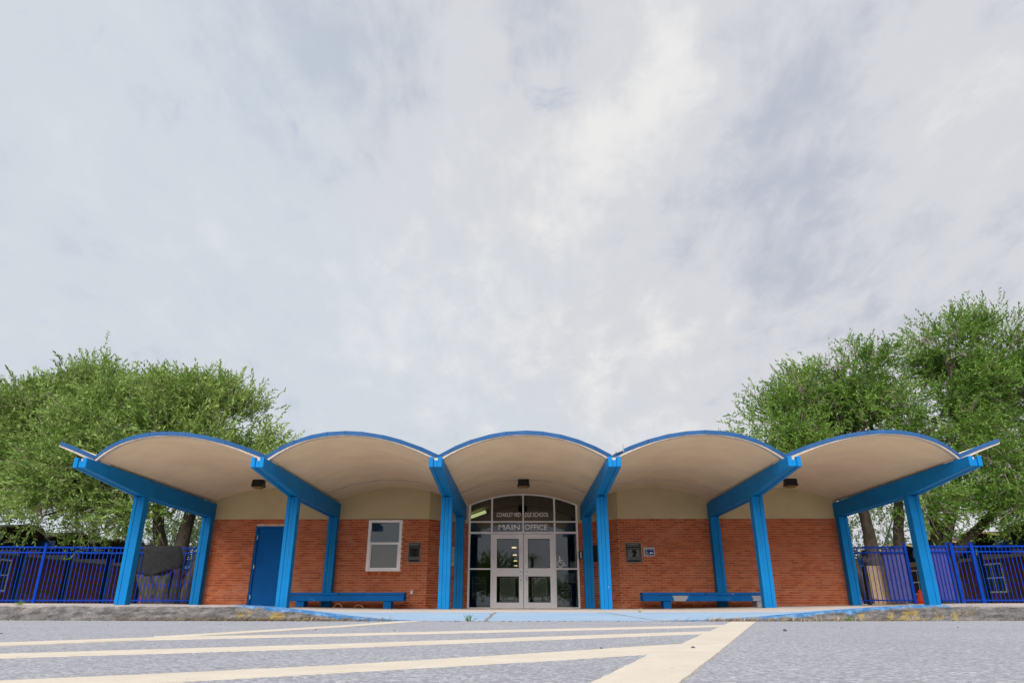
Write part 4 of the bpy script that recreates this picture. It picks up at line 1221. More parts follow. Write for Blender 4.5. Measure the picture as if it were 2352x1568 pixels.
# ------------------------------------------------------------------ blue picket fences
def fence_run(t, p0, p1, posts, gz=(0.21, 0.21), ztop=1.735, pick0=0.07, post_w=0.075):
    """posts: list of distances along the run"""
    p0, p1 = Vector(p0), Vector(p1)
    d = p1 - p0; Ln = d.length; d.normalize(); n = Vector((-d.y, d.x))
    def W(u, z): q = p0 + d * u; return (q.x, q.y, z)
    ax, ay = Vector((d.x, d.y, 0)), Vector((n.x, n.y, 0))
    for u in posts:
        MB().obox(W(u, (ztop + 0.05) / 2 - 0.02), ax * post_w / 2, ay * post_w / 2, (0, 0, (ztop + 0.09) / 2)).build('fence_post', M['fence'], t, bevel=0.004)
        MB().obox(W(u, ztop + 0.075), ax * (post_w / 2 + 0.006), ay * (post_w / 2 + 0.006), (0, 0, 0.012)).build('post_cap', M['fence'], t, bevel=0.004)
    ps = sorted(posts)
    segs = [(ps[i] + post_w / 2, ps[i + 1] - post_w / 2) for i in range(len(ps) - 1)]
    if ps[0] > 0.1: segs.insert(0, (0, ps[0] - post_w / 2))
    if ps[-1] < Ln - 0.1: segs.append((ps[-1] + post_w / 2, Ln))
    pm = None
    for a, b in segs:
        for z, h in ((ztop - 0.02, 0.02), (ztop - 0.165, 0.018), (0.285, 0.018)):
            MB().obox(W((a + b) / 2, z), ax * (b - a) / 2, ay * 0.019, (0, 0, h)).build('rail', M['fence'], t, bevel=0.003)
        npk = max(1, int(round((b - a) / 0.111)))
        for i in range(1, npk):
            u = a + (b - a) * i / npk
            if pm is None:
                mb = MB().obox((0, 0, 0), ax * 0.0085, ay * 0.0085, (0, 0, (ztop - 0.22) / 2))
                pm = bpy.data.meshes.new('picket'); pm.from_pydata(mb.v, [], mb.f); pm.materials.append(M['fence'])
            o = bpy.data.objects.new('picket', pm); COL.objects.link(o); attach(o, t)
            q = W(u, (ztop - 0.22) / 2 + 0.20)
            o.location = q
lf = thing('picket_fence', (-13, 20.4, 0.2), 'ultramarine blue metal picket fence left of the building', 'fence')
fence_run(lf, (-18.3, 19.95), (-9.55, 20.86), [0.05, 2.35, 4.57, 6.79])
rf = thing('picket_fence', (10.2, 20.6, 0.2), 'short blue picket fence panel between the building corner post and the gate', 'fence')
fence_run(rf, (9.55, 20.86), (10.93, 20.50), [1.38])
MB().obox((10.60, 20.63, 0.98), (0.30, -0.078, 0), (0.001, 0.004, 0), (0, 0, 0.70)).build('mesh_screen', M['screen'], rf)
MB().obox((10.70, 20.612, 0.885), (0.20, -0.052, 0), (0.001, 0.005, 0), (0, 0, 0.305)).build('lock_plate', M['fence'], rf)
gt = thing('picket_gate', (11.6, 20.4, 0.2), 'blue picket gate leaf with perforated screen, ajar behind the rightmost front post', 'gate')
fence_run(gt, (11.17, 20.28), (12.01, 20.40), [0.02, 0.83], post_w=0.045, ztop=1.735)
MB().obox((11.59, 20.375, 0.98), (0.38, 0.054, 0), (-0.0006, 0.004, 0), (0, 0, 0.70)).build('mesh_screen', M['screen'], gt)
rr = thing('picket_fence', (14.5, 20.3, 0.2), 'ultramarine blue metal picket fence right of the gate', 'fence')
fence_run(rr, (12.14, 20.42), (19.0, 19.98), [0.0, 0.55, 2.95, 5.4], post_w=0.085)

wg = thing('wire_mesh_guard', (-9.62, 21.6, 2.0), 'small grey wire mesh guard fixed high beside the left building corner', 'mesh guard')
gx0, gx1, gz0, gz1 = -9.74, -9.50, 2.10, 2.60
MB().box(gx0, gx0 + .015, 21.59, 21.61, gz0, gz1).box(gx1 - .015, gx1, 21.59, 21.61, gz0, gz1).box(gx0 + .015, gx1 - .015, 21.59, 21.61, gz1 - .015, gz1).box(gx0 + .015, gx1 - .015, 21.59, 21.61, gz0, gz0 + .015).build('frame', M['steel'], wg)
wm_ = MB()
for k in range(1, 12): wm_.tube([(gx0 + .015, 21.6, gz0 + (gz1 - gz0) * k / 12), (gx1 - .015, 21.6, gz0 + (gz1 - gz0) * k / 12)], 0.003, 4)
for k in range(1, 6): wm_.tube([(gx0 + (gx1 - gx0) * k / 6, 21.6, gz0 + .015), (gx0 + (gx1 - gx0) * k / 6, 21.6, gz1 - .015)], 0.003, 4)
wm_.build('wires', M['steel'], wg)
MB().box(gx1, -9.37, 21.585, 21.615, 2.3, 2.34).build('bracket', M['steel'], wg)

# black carpet hung over the left fence
def carpet():
    mb = MB()
    p = Vector((-18.3, 19.95)); d = Vector((8.75, 0.91)).normalized(); n = Vector((-d.y, d.x))
    def W(x, off, z):
        u = (x - p.x) / d.x; q = p + d * u + n * off; return (q.x, q.y, z)
    # front flap sags to a corner, rear flap hangs lower on the left
    front = [(-11.07, 1.757, -10.03, 1.757), (-11.03, 1.6, -9.96, 1.56), (-10.99, 1.38, -9.90, 1.33), (-10.95, 1.16, -9.92, 1.18), (-10.93, 1.02, -10.25, 1.10), (-10.90, 0.93, -10.62, 0.97)]
    rows = []
    nn = 9
    for (xa, za, xb, zb) in reversed([(-11.10, 1.757, -10.05, 1.757), (-11.32, 1.45, -10.1, 1.4), (-11.50, 1.15, -10.2, 1.05), (-11.35, 1.0, -10.4, 0.95)]):
        rows.append([W(xa + (xb - xa) * i / nn, 0.030 + 0.01 * math.sin(i * 1.3), za + (zb - za) * i / nn) for i in range(nn + 1)])
    rows.append([W(-11.09 + 1.05 * i / nn, 0.0, 1.772) for i in range(nn + 1)])
    for (xa, za, xb, zb) in front:
        rows.append([W(xa + (xb - xa) * i / nn, -0.040 - 0.022 * math.sin(i * 0.8 + za * 3), za + (zb - za) * i / nn) for i in range(nn + 1)])
    for r in rows: mb.v += r
    w = nn + 1
    for j in range(len(rows) - 1):
        for i in range(nn):
            a = j * w + i; mb.f.append((a, a + 1, a + w + 1, a + w))
    o = mb.build('carpet_mat', M['mat'], None, smooth=True)
    s = o.modifiers.new('thick', 'SOLIDIFY'); s.thickness = 0.012; s.offset = 0
    return tag(o, 'black carpet mat draped over the blue fence behind the leftmost post', 'mat')
carpet()

t = thing('plywood_sheet', (10.3, 21.1, 0.2), 'tan plywood sheet leaning behind the short blue fence panel', 'plywood')
MB().obox((10.42, 20.98, 0.70), (0.45, -0.06, 0), (0.001, 0.008, 0), (0, 0.03, 0.53)).build('board', M['ply'], t, bevel=0.002)
MB().box(9.86, 9.93, 21.02, 21.16, 0.1, 1.22).build('batten', M['bark'], t)

t = thing('traffic_cone', (11.33, 21.0, 0.2), 'orange traffic cone standing in the gate gap', 'cone')
cb = MB()
cb.tube([(11.33, 21.0, 0.215), (11.33, 21.0, 0.30), (11.33, 21.0, 0.42), (11.33, 21.0, 0.55), (11.33, 21.0, 0.562)], [0.125, 0.108, 0.078, 0.043, 0.036], 18)
cb.build('cone_body', M['cone'], t, smooth=True)
MB().box(11.18, 11.48, 20.85, 21.15, 0.195, 0.218).build('base', M['cone'], t, bevel=0.01)

# ------------------------------------------------------------------ side wings behind the fences
def wing(sgn, label, ys, edge_mat):
    t = thing('classroom_wing', (sgn * 26, 38, 0.2), label, 'building')
    xe, xw = 23.6, 26.2       # canopy edge, wall face
    y0, y1 = ys[0], ys[-1]
    X = lambda x: sgn * x
    def bx(mb, xa, xb, ya, yb, za, zb):
        a, b = sorted((X(xa), X(xb))); return mb.box(a, b, ya, yb, za, zb)
    wl = bx(MB(), xw, xw + 0.3, y0, y1, 0.0, 2.56).build('brick_wall', M['farmortar'], t)
    # courses of brick on the visible face
    many = MB()
    for c in range(37):
        z = 0.03 + c * COURSE + BH / 2
        y = y0 + (UNIT / 2 if c % 2 else 0)
        while y < y1 - UNIT:
            a, b = sorted((X(xw - 0.012), X(xw + 0.03)))
            ym = y + BL / 2
            inwin = any(w0 - 0.02 < ym + BL / 2 and ym - BL / 2 < w1 + 0.02 and z > 0.78 and z < 2.36 for (w0, w1) in WINS[sgn])
            if not inwin: many.box(a, b, y, y + BL, z - BH / 2, z + BH / 2)
            y += UNIT
    o = many.build('bricks', M['farbrick'], t); o['kind'] = 'stuff'
    bx(MB(), xw - 0.006, xw + 0.3, y0, y1, 2.562, 3.3).build('upper_wall', M['stucco'], t)
    for (w0, w1) in WINS[sgn]:
        f = MB()
        bx(f, xw - 0.04, xw + 0.02, w0, w0 + 0.07, 0.80, 2.34); bx(f, xw - 0.04, xw + 0.02, w1 - 0.07, w1, 0.80, 2.34)
        bx(f, xw - 0.04, xw + 0.02, w0 + 0.07, w1 - 0.07, 2.26, 2.34); bx(f, xw - 0.04, xw + 0.02, w0 + 0.07, w1 - 0.07, 0.80, 0.88)
        bx(f, xw - 0.03, xw + 0.02, w0 + 0.07, w1 - 0.07, 1.54, 1.60); bx(f, xw - 0.028, xw + 0.02, (w0 + w1) / 2 - 0.025, (w0 + w1) / 2 + 0.025, 0.88, 1.54)
        bx(f, xw - 0.028, xw + 0.02, (w0 + w1) / 2 - 0.025, (w0 + w1) / 2 + 0.025, 1.60, 2.26)
        wo = f.build('window', M['winwhite'], t)
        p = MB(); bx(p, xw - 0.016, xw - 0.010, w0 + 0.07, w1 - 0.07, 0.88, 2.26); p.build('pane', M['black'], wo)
    for k in range(len(ys) - 1):
        ya, yb = ys[k], ys[k + 1]; yc = (ya + yb) / 2; half = (yb - ya) / 2
        mb = MB(); n = 16
        for kind in (0, 1):
            for x in (xe, xw + 6):
                for i in range(n + 1):
                    s = -1 + 2 * i / n
                    xx = (x - 0.0 + 0.6 * s * s - 0.6) if x == xe else x
                    mb.v.append((X(xx), yc + s * half, (top_z(s) if kind else soffit_z(s)) + 0.12))
        q = n + 1
        for i in range(n):
            mb.f += [(i, i + 1, q + i + 1, q + i), (2 * q + i, 2 * q + i + 1, 3 * q + i + 1, 3 * q + i), (i, i + 1, 2 * q + i + 1, 2 * q + i), (q + i, q + i + 1, 3 * q + i + 1, 3 * q + i)]
        mb.f += [(0, q, 3 * q, 2 * q), (n, q + n, 3 * q + n, 2 * q + n)]
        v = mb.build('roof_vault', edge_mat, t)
        fb = MB()
        for i in range(n):
            s, s2 = -1 + 2 * i / n, -1 + 2 * (i + 1) / n
            P = lambda s_, dz, dx: (X(xe + 0.6 * s_ * s_ - 0.6 + dx), yc + s_ * half, top_z(s_) + 0.12 + dz)
            fb.add([P(s, .02, -.03), P(s2, .02, -.03), P(s2, -.05, -.03), P(s, -.05, -.03), P(s, .02, 0), P(s2, .02, 0), P(s2, -.05, 0), P(s, -.05, 0)],
                   [(0, 1, 2, 3), (7, 6, 5, 4), (0, 4, 5, 1), (1, 5, 6, 2), (2, 6, 7, 3), (3, 7, 4, 0)])
        fb.build('fascia', M['roofdark'] if sgn < 0 else M['yellowpaint'], v)
    for y in ys:
        bx(MB(), xe - 0.5, xw, y - 0.12, y + 0.12, 2.72, 3.13).build('beam', M['wingbeam'], t)
        bx(MB(), xe + 0.7, xe + 0.95, y - 0.12, y + 0.12, 0.0, 2.72).build('post', M['wingbeam'], t)
    bx(MB(), xw + 0.31, xw + 6, y0, y0 + 0.25, 0, 3.2).build('end_wall', M['farmortar'], t)
WINS = {-1: [(35.0, 36.6)], 1: [(32.0, 33.7), (39.6, 41.3), (47.3, 49.0)]}
wing(-1, 'dark vaulted brick classroom wing receding behind the left fence', [27.4 + 3.75 * k for k in range(7)], M['shadedsoffit'])
wing(1, 'vaulted brick classroom wing with white framed windows behind the right fence', [27.4 + 3.75 * k for k in range(7)], M['shadedsoffit'])

def rear_block(x0, x1, y, label, wins):
    t = thing('rear_block', ((x0 + x1) / 2, y, 0.2), label, 'building')
    MB().box(x0, x1, y, y + 5, 0, 2.3).build('brick_wall', M['farmortar'], t)
    many = MB()
    for c in range(33):
        z = 0.03 + c * COURSE + BH / 2; x = x0 + (UNIT / 2 if c % 2 else 0)
        while x < x1 - UNIT:
            if not any(a - .02 < x + BL and x < b + .02 and 0.9 < z < 2.1 for a, b in wins): many.box(x, x + BL, y - 0.012, y + 0.03, z - BH / 2, z + BH / 2)
            x += UNIT
    o = many.build('bricks', M['bricks'], t); o['kind'] = 'stuff'
    MB().box(x0, x1, y - 0.03, y + 5, 2.302, 2.62).build('upper_wall', M['stucco'], t)
    MB().box(x0 - 0.3, x1 + 0.3, y - 1.6, y + 5.3, 2.64, 2.9).build('roof', M['roofdark'], t)
    MB().box(x0 - 0.32, x1 + 0.32, y - 1.64, y - 1.604, 2.62, 2.92).build('fascia', M['wingbeam'], t)
    for a, b in wins:
        f = MB().box(a, a + .07, y - .04, y + .02, .92, 2.1).box(b - .07, b, y - .04, y + .02, .92, 2.1).box(a + .07, b - .07, y - .04, y + .02, 2.02, 2.1).box(a + .07, b - .07, y - .04, y + .02, .92, 1.0)
        f.box(a + .07, b - .07, y - .03, y + .02, 1.48, 1.53).box((a + b) / 2 - .02, (a + b) / 2 + .02, y - .028, y + .02, 1.0, 1.48)
        w = f.build('window', M['winwhite'], t)
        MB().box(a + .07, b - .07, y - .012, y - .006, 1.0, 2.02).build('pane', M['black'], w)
rear_block(-31.5, -20.5, 54.0, 'low brick block seen behind the big left tree trunk', [])
rear_block(20.5, 31.5, 54.0, 'low brick block closing the yard behind the plywood sheet', [])

# ------------------------------------------------------------------ trees
def bezier(a, b, c, n):
    return [a * (1 - t) ** 2 + b * 2 * t * (1 - t) + c * t * t for t in [i / n for i in range(n + 1)]]

def leaf_mesh(name, bases, dirs, length, width, mat, parent, seed):
    """one folded leaf per row of bases/dirs"""
    r = np.random.default_rng(seed)
    n = len(bases)
    d = dirs / np.linalg.norm(dirs, axis=1, keepdims=True)
    rv = r.normal(size=(n, 3)); s = np.cross(d, rv); s /= np.linalg.norm(s, axis=1, keepdims=True) + 1e-9
    nn = np.cross(s, d)
    L = length * r.uniform(0.65, 1.25, (n, 1)); W = width * r.uniform(0.75, 1.25, (n, 1))
    v = np.empty((n, 4, 3))
    v[:, 0] = bases
    v[:, 1] = bases + d * L * 0.45 + s * W * 0.5 + nn * W * 0.18
    v[:, 2] = bases + d * L - nn * L * 0.12
    v[:, 3] = bases + d * L * 0.45 - s * W * 0.5 + nn * W * 0.18
    me = bpy.data.meshes.new(name)
    me.vertices.add(n * 4); me.vertices.foreach_set('co', v.reshape(-1).astype(np.float32))
    me.loops.add(n * 4); me.loops.foreach_set('vertex_index', np.arange(n * 4, dtype=np.int32))
    me.polygons.add(n); me.polygons.foreach_set('loop_start', np.arange(0, n * 4, 4, dtype=np.int32))
    me.update(calc_edges=True)
    return link(name, me, mat, parent)

def make_tree(name, label, base, trunks, lobes, n_clump, shoots, leaves, mat, seed, lean=(0, 0, 0), shoot_len=0.65,
              leaf=(0.13, 0.036), clump_r=0.55, group=None, fork=1.3, trunk_r=0.35, twig_frac=1.0, up=0.55, outward=1.0, shell=0.5, gap=-0.25):
    r = random.Random(seed); nr = np.random.default_rng(seed)
    base = Vector(base)
    t = thing(name, tuple(base), label, 'tree', group)
    lobes = [(Vector(c), Vector(q), w) for c, q, w in lobes]
    # clump centres through the lobes, thicker towards the shell
    tot = sum(w for _, _, w in lobes)
    clumps = []
    for c, q, w in lobes:
        k = int(n_clump * w / tot)
        for _ in range(k):
            for _try in range(12):
                p = Vector((r.gauss(0, 1), r.gauss(0, 1), r.gauss(0, 1))).normalized()
                rad = shell + (1 - shell) * r.random() ** 0.6
                rad *= 1.0 + 0.22 * mnoise.noise(Vector((p.x * 2.1 + seed, p.y * 2.1, p.z * 2.1)))
                pos = c + Vector((p.x * q.x, p.y * q.y, p.z * q.z)) * rad
                # ragged gaps
                if mnoise.noise(pos * 0.55 + Vector((seed * 3.1, 0, 0))) < gap: continue
                break
            if pos.z < base.z + 1.4: pos.z = base.z + 1.4 + r.random() * 0.6
            clumps.append((pos, p, c))
    # limbs
    trunk = MB(); limb_pts = []
    for (off, top, r0, r1) in trunks:
        a = base + Vector(off); e = Vector(top)
        mid = a.lerp(e, 0.5) + Vector((r.uniform(-.25, .25), r.uniform(-.2, .2), r.uniform(0.0, .3)))
        pts = bezier(a - Vector((0, 0, 0.15)), mid, e, 9)
        pts = [p + Vector((mnoise.noise(p * 1.3), mnoise.noise(p * 1.3 + Vector((5, 5, 5))), 0)) * 0.10 * (1 if 0 < i else 0) for i, p in enumerate(pts)]
        rads = [r0 + (r1 - r0) * (i / 9) ** 0.7 for i in range(10)]
        rads[0] *= 1.25
        trunk.tube(pts, rads, 10)
        limb_pts += [(p, rads[i]) for i, p in enumerate(pts) if i >= 4]
    limbs = MB()
    sec = []
    for c, q, w in lobes:
        nsub = 4 if w > 1 else 3
        src, sr = min(limb_pts, key=lambda z: (z[0] - c).length + 0.4 * abs(z[0].z - c.z))
        for k in range(nsub):
            e = c + Vector((r.uniform(-.7, .7) * q.x, r.uniform(-.7, .7) * q.y, r.uniform(-.35, .75) * q.z))
            mid = src.lerp(e, 0.5) + Vector((r.uniform(-.5, .5), r.uniform(-.4, .4), r.uniform(-.1, .6)))
            pts = bezier(src, mid, e, 8)
            r0 = min(sr * 0.8, 0.13)
            limbs.tube(pts, [r0 * (1 - 0.8 * i / 8) for i in range(9)], 7)
            sec += [(p, r0 * (1 - 0.8 * i / 8)) for i, p in enumerate(pts) if i >= 2]
    allp = sec + limb_pts
    twigs = MB()
    sp = np.array([tuple(p) for p, _ in allp])
    for i, (pos, p, c) in enumerate(clumps):
        if r.random() > twig_frac: continue
        k = int(np.argmin(((sp - np.array(tuple(pos))) ** 2).sum(1) + 0.6 * np.abs(sp[:, 2] - pos.z)))
        src = allp[k][0]
        mid = src.lerp(pos, 0.55) + Vector((r.uniform(-.3, .3), r.uniform(-.3, .3), r.uniform(-.15, .35)))
        pts = bezier(src, mid, pos + p * 0.25, 6)
        rr = min(allp[k][1] * 0.6, 0.028)
        twigs.tube(pts, [rr * (1 - 0.8 * j / 6) + 0.003 for j in range(7)], 4, cap=False)
        for _ in range(5):
            a = pts[r.randint(2, 6)]
            e = a + (p + Vector((r.gauss(0, .6), r.gauss(0, .6), r.gauss(.2, .5)))).normalized() * r.uniform(0.4, 1.1)
            twigs.tube([a, a.lerp(e, 0.5) + Vector((0, 0, 0.05)), e], [0.009, 0.007, 0.004], 3, cap=False)
    tr = trunk.build('trunk', M['bark'], t, smooth=True)
    if limbs.v: limbs.build('limbs', M['bark'], t, smooth=True)
    if twigs.v: twigs.build('twigs', M['twig'], t, smooth=True)['kind'] = 'stuff'
    # shoots of leaves
    P, D = [], []
    lean = np.array(lean)
    for pos, p, c in clumps:
        ns = max(2, int(shoots * r.uniform(0.6, 1.4)))
        pn = np.array(tuple(p)); ctr = np.array(tuple(pos))
        b = ctr + nr.normal(size=(ns, 3)) * clump_r * np.array([1, 1, 0.8]) * 0.6
        out = (b - ctr); out /= np.linalg.norm(out, axis=1, keepdims=True) + 1e-6
        d = out * 0.55 + pn * 0.55 * outward + np.array([0, 0, up]) + lean + nr.normal(size=(ns, 3)) * 0.28
        d /= np.linalg.norm(d, axis=1, keepdims=True)
        sl = shoot_len * nr.uniform(0.55, 1.3, (ns, 1))
        for j in range(leaves):
            f = (j + nr.random((ns, 1))) / leaves
            q = b + d * sl * f + np.array([0, 0, -0.10]) * f * f * sl
            ld = d * 0.8 + nr.normal(size=(ns, 3)) * 0.5
            P.append(q); D.append(ld)
    P = np.concatenate(P); D = np.concatenate(D)
    leaf_mesh('crown', P, D, leaf[0], leaf[1], mat, t, seed)
    return t

# the big willow-leaved tree behind the left fence
make_tree('willow_tree', 'big bright green willow leaved tree rising behind the left end of the building',
    (-12.4, 25.2, 0.2),
    [((-0.30, 0, 0), (-15.2, 25.6, 4.4), 0.36, 0.14), ((-0.05, 0.25, 0), (-13.7, 25.8, 4.8), 0.32, 0.14), ((0.18, -0.05, 0), (-11.7, 25.2, 4.9), 0.36, 0.14), ((0.45, 0.15, 0), (-10.5, 25.6, 4.2), 0.26, 0.11), ((0.05, -0.22, 0), (-12.1, 24.7, 1.3), 0.30, 0.12)],
    [((-12.2, 25.6, 6.65), (1.9, 1.9, 1.4), 1.4), ((-14.0, 25.7, 6.55), (1.6, 1.8, 1.4), 1.2), ((-10.9, 25.4, 5.7), (1.35, 1.7, 1.3), 0.8), ((-10.3, 25.3, 4.8), (1.1, 1.4, 1.0), 0.45),
     ((-15.7, 25.5, 6.2), (1.7, 1.8, 1.35), 1.0), ((-12.6, 24.6, 5.4), (2.2, 1.5, 1.3), 1.2), ((-14.8, 24.8, 4.9), (1.9, 1.5, 1.2), 0.8), ((-16.6, 25.0, 4.6), (1.6, 1.5, 1.2), 0.55),
     ((-13.4, 24.8, 3.7), (1.8, 1.3, 0.8), 0.32), ((-10.9, 24.9, 3.7), (1.5, 1.3, 0.75), 0.25), ((-16.2, 25.0, 3.3), (1.6, 1.3, 0.9), 0.28)],
    430, 32, 14, M['leafL'], 11, lean=(-0.25, 0, 0.1), shoot_len=0.62, leaf=(0.165, 0.052), up=0.55, clump_r=0.60, shell=0.62, gap=-0.12)
make_tree('willow_tree', 'green tree with a ragged taller top at the far left edge of the photo',
    (-22.6, 28.0, 0.2),
    [((0, 0, 0), (-22.0, 28, 2.4), 0.35, 0.25), ((0.5, 0, 2.1), (-18.9, 28, 6.0), 0.22, 0.09), ((0.5, 0, 2.1), (-21.0, 28, 6.0), 0.22, 0.09)],
    [((-18.3, 28, 8.3), (1.5, 1.6, 1.35), 1.0), ((-17.0, 27.6, 7.0), (1.3, 1.5, 1.2), 0.7), ((-20.2, 28, 7.3), (1.8, 1.8, 1.5), 1.2), ((-22.0, 27.6, 6.4), (1.8, 1.8, 1.6), 1.2), ((-18.6, 27.4, 5.7), (1.9, 1.6, 1.3), 0.7), ((-20.8, 27.2, 5.0), (1.9, 1.6, 1.3), 0.6), ((-19.2, 27.0, 3.9), (2.0, 1.4, 0.9), 0.25)],
    255, 28, 13, M['leafL'], 23, lean=(-0.2, 0, 0.1), shoot_len=0.62, leaf=(0.17, 0.055), clump_r=0.62, gap=-0.2)
make_tree('shade_tree', 'open crowned green tree behind the right end of the building, nearer the roof',
    (12.7, 26.0, 0.2),
    [((0, 0, 0), (12.5, 26, 1.8), 0.36, 0.30), ((-0.35, 0, 0), (10.9, 26, 4.2), 0.24, 0.10), ((-0.05, 0, 1.2), (12.3, 26, 5.2), 0.28, 0.12), ((0.75, 0.1, 0), (14.2, 26.2, 4.8), 0.30, 0.12)],
    [((13.0, 26, 8.4), (1.6, 1.6, 1.35), 1.0), ((11.5, 26, 7.7), (1.4, 1.5, 1.2), 0.8), ((14.0, 26, 7.1), (1.1, 1.5, 1.1), 0.6), ((10.3, 26, 6.6), (1.3, 1.4, 1.1), 0.7), ((12.6, 25.4, 6.5), (1.8, 1.5, 1.2), 1.0), ((9.5, 25.7, 5.4), (1.4, 1.3, 0.75), 0.45), ((11.2, 25.4, 5.4), (1.7, 1.4, 1.0), 0.8),
     ((14.2, 25.4, 5.6), (1.7, 1.5, 1.1), 0.9), ((13.0, 25.4, 3.9), (2.2, 1.5, 0.8), 0.6), ((8.0, 25.8, 5.45), (1.1, 0.8, 0.35), 0.22)],
    260, 25, 12, M['leafR'], 37, shoot_len=0.62, leaf=(0.15, 0.048), up=0.45, clump_r=0.55, gap=-0.02)
make_tree('shade_tree', 'tallest green tree at the far right edge, with bare pale twigs in its crown',
    (15.6, 26.8, 0.2),
    [((0, 0, 0), (15.8, 26.8, 2.2), 0.42, 0.32), ((0.05, 0, 1.9), (17.4, 26.6, 6.5), 0.28, 0.10), ((-0.1, 0, 1.9), (15.6, 26.8, 5.5), 0.24, 0.10), ((0.2, -0.1, 1.8), (18.8, 25.8, 4.4), 0.22, 0.09)],
    [((17.5, 26.5, 10.1), (1.2, 1.4, 1.15), 1.2), ((19.3, 26.4, 9.7), (1.5, 1.5, 1.3), 0.9), ((17.3, 26.4, 8.5), (1.2, 1.5, 1.2), 1.1), ((20.6, 26.2, 8.6), (1.6, 1.6, 1.5), 1.0), ((18.9, 26.0, 7.7), (1.7, 1.6, 1.3), 1.0), ((16.6, 26.2, 6.5), (1.4, 1.5, 1.2), 0.9), ((18.6, 25.6, 6.0), (1.8, 1.5, 1.2), 1.0), ((20.7, 25.6, 6.4), (1.7, 1.5, 1.3), 0.9),
     ((17.2, 25.2, 4.5), (1.9, 1.4, 1.0), 0.9), ((19.7, 25.0, 4.6), (2.0, 1.4, 1.2), 1.0), ((16.0, 25.4, 3.6), (1.6, 1.3, 0.8), 0.5), ((21.8, 25.6, 4.6), (1.6, 1.4, 1.3), 0.7), ((18.6, 25.0, 3.4), (1.9, 1.2, 0.8), 0.6)],
    350, 25, 12, M['leafR'], 51, shoot_len=0.64, leaf=(0.15, 0.048), up=0.35, clump_r=0.55, gap=-0.02)
FAR = [((-24.0, 60, 0.2), 4.6, 'grey green distant tree at the far left edge above the classroom wing'),
       ((-31.0, 58, 0.2), 5.6, 'distant tree beyond the left edge, above the vaulted wing'),
       ((-19.0, 63, 0.2), 3.6, 'low distant tree seen between the trunks of the big left tree'),
       ((22.0, 60, 0.2), 4.4, 'pale distant tree seen under the right hand crowns, over the right fence'),
       ((29.0, 58, 0.2), 5.2, 'distant tree at the far right edge above the right wing'),
       ((17.0, 64, 0.2), 3.4, 'low distant tree seen between the trunks right of the building')]
for i, (b, s, lab) in enumerate(FAR):
    bx_, by_, bz_ = b
    make_tree('distant_tree', lab, b, [((0, 0, 0), (bx_, by_, s * 0.7), 0.3, 0.15)],
        [((bx_, by_, s * 0.95), (s * 0.95, s * 0.8, s * 0.75), 2), ((bx_ - s * .6, by_ - 1, s * 0.65), (s * 0.6, s * 0.5, s * 0.45), 1), ((bx_ + s * .6, by_ - 1, s * 0.65), (s * 0.6, s * 0.5, s * 0.45), 1)],
        130, 9, 9, M['leafF'], 70 + i, shoot_len=1.0, leaf=(0.30, 0.10), clump_r=0.9, group='distant trees', twig_frac=0.3)

# trees and a palm across the road behind the viewer, which the entrance glass reflects
make_tree('street_tree', 'round dark tree across the road, mirrored in the left door pane', (-2.6, -38, 0.0), [((0, 0, 0), (-2.6, -38, 2.6), 0.25, 0.15)],
    [((-2.6, -38, 3.6), (2.3, 1.8, 1.7), 2), ((-4.6, -38, 3.0), (1.6, 1.4, 1.3), 1)], 110, 9, 8, M['leafR'], 91, leaf=(0.28, 0.10), shoot_len=0.8, twig_frac=0.2)
make_tree('added_hedge', 'long unseen hedge added across the road to darken reflections low in the entrance glass', (0.0, -39, 0.0), [((0, 0, 0), (0, -39, 1.2), 0.12, 0.08)],
    [((-9 + 3 * k, -39, 1.5), (2.2, 1.2, 1.5), 1) for k in range(7)], 150, 12, 8, M['leafR'], 95, leaf=(0.30, 0.12), shoot_len=0.8, twig_frac=0.0, gap=-1.0, shell=0.1)  # hedge added out of view so the low panes reflect something dark
def palm(x, y, h, label, seed):
    r = random.Random(seed)
    t = thing('palm_tree', (x, y, 0), label, 'tree')
    MB().tube([(x, y, -0.1), (x + 0.05, y, h * 0.5), (x + 0.1, y, h)], [0.24, 0.18, 0.16], 10).build('trunk', M['bark'], t, smooth=True)
    mb = MB()
    for k in range(26):
        a = 2 * math.pi * k / 26 + r.uniform(-.1, .1); e = r.uniform(-0.3, 1.2); L = r.uniform(1.0, 1.5)
        dirv = Vector((math.cos(a) * math.cos(e), math.sin(a) * math.cos(e), math.sin(e)))
        p = Vector((x + 0.1, y, h)); stem = []
        for i in range(8):
            f = i / 7; stem.append(p + dirv * L * f + Vector((0, 0, -0.75 * f * f)))
        mb.tube(stem, [0.02 * (1 - 0.8 * i / 7) for i in range(8)], 4, cap=False)
        sidev = dirv.cross(Vector((0, 0, 1))).normalized()
        for i in range(2, 8):
            for s in (-1, 1):
                q = stem[i]; tip = q + (sidev * s * 0.4 + dirv * 0.25 + Vector((0, 0, -0.18))) * (1.0 - 0.06 * i)
                w = dirv * 0.03
                mb.add([q - w, q + w, tip], [(0, 1, 2)])
    mb.build('crown', M['leafR'], t)
palm(1.2, -37, 5.0, 'fan crowned palm across the road, mirrored in the right door pane', 5)

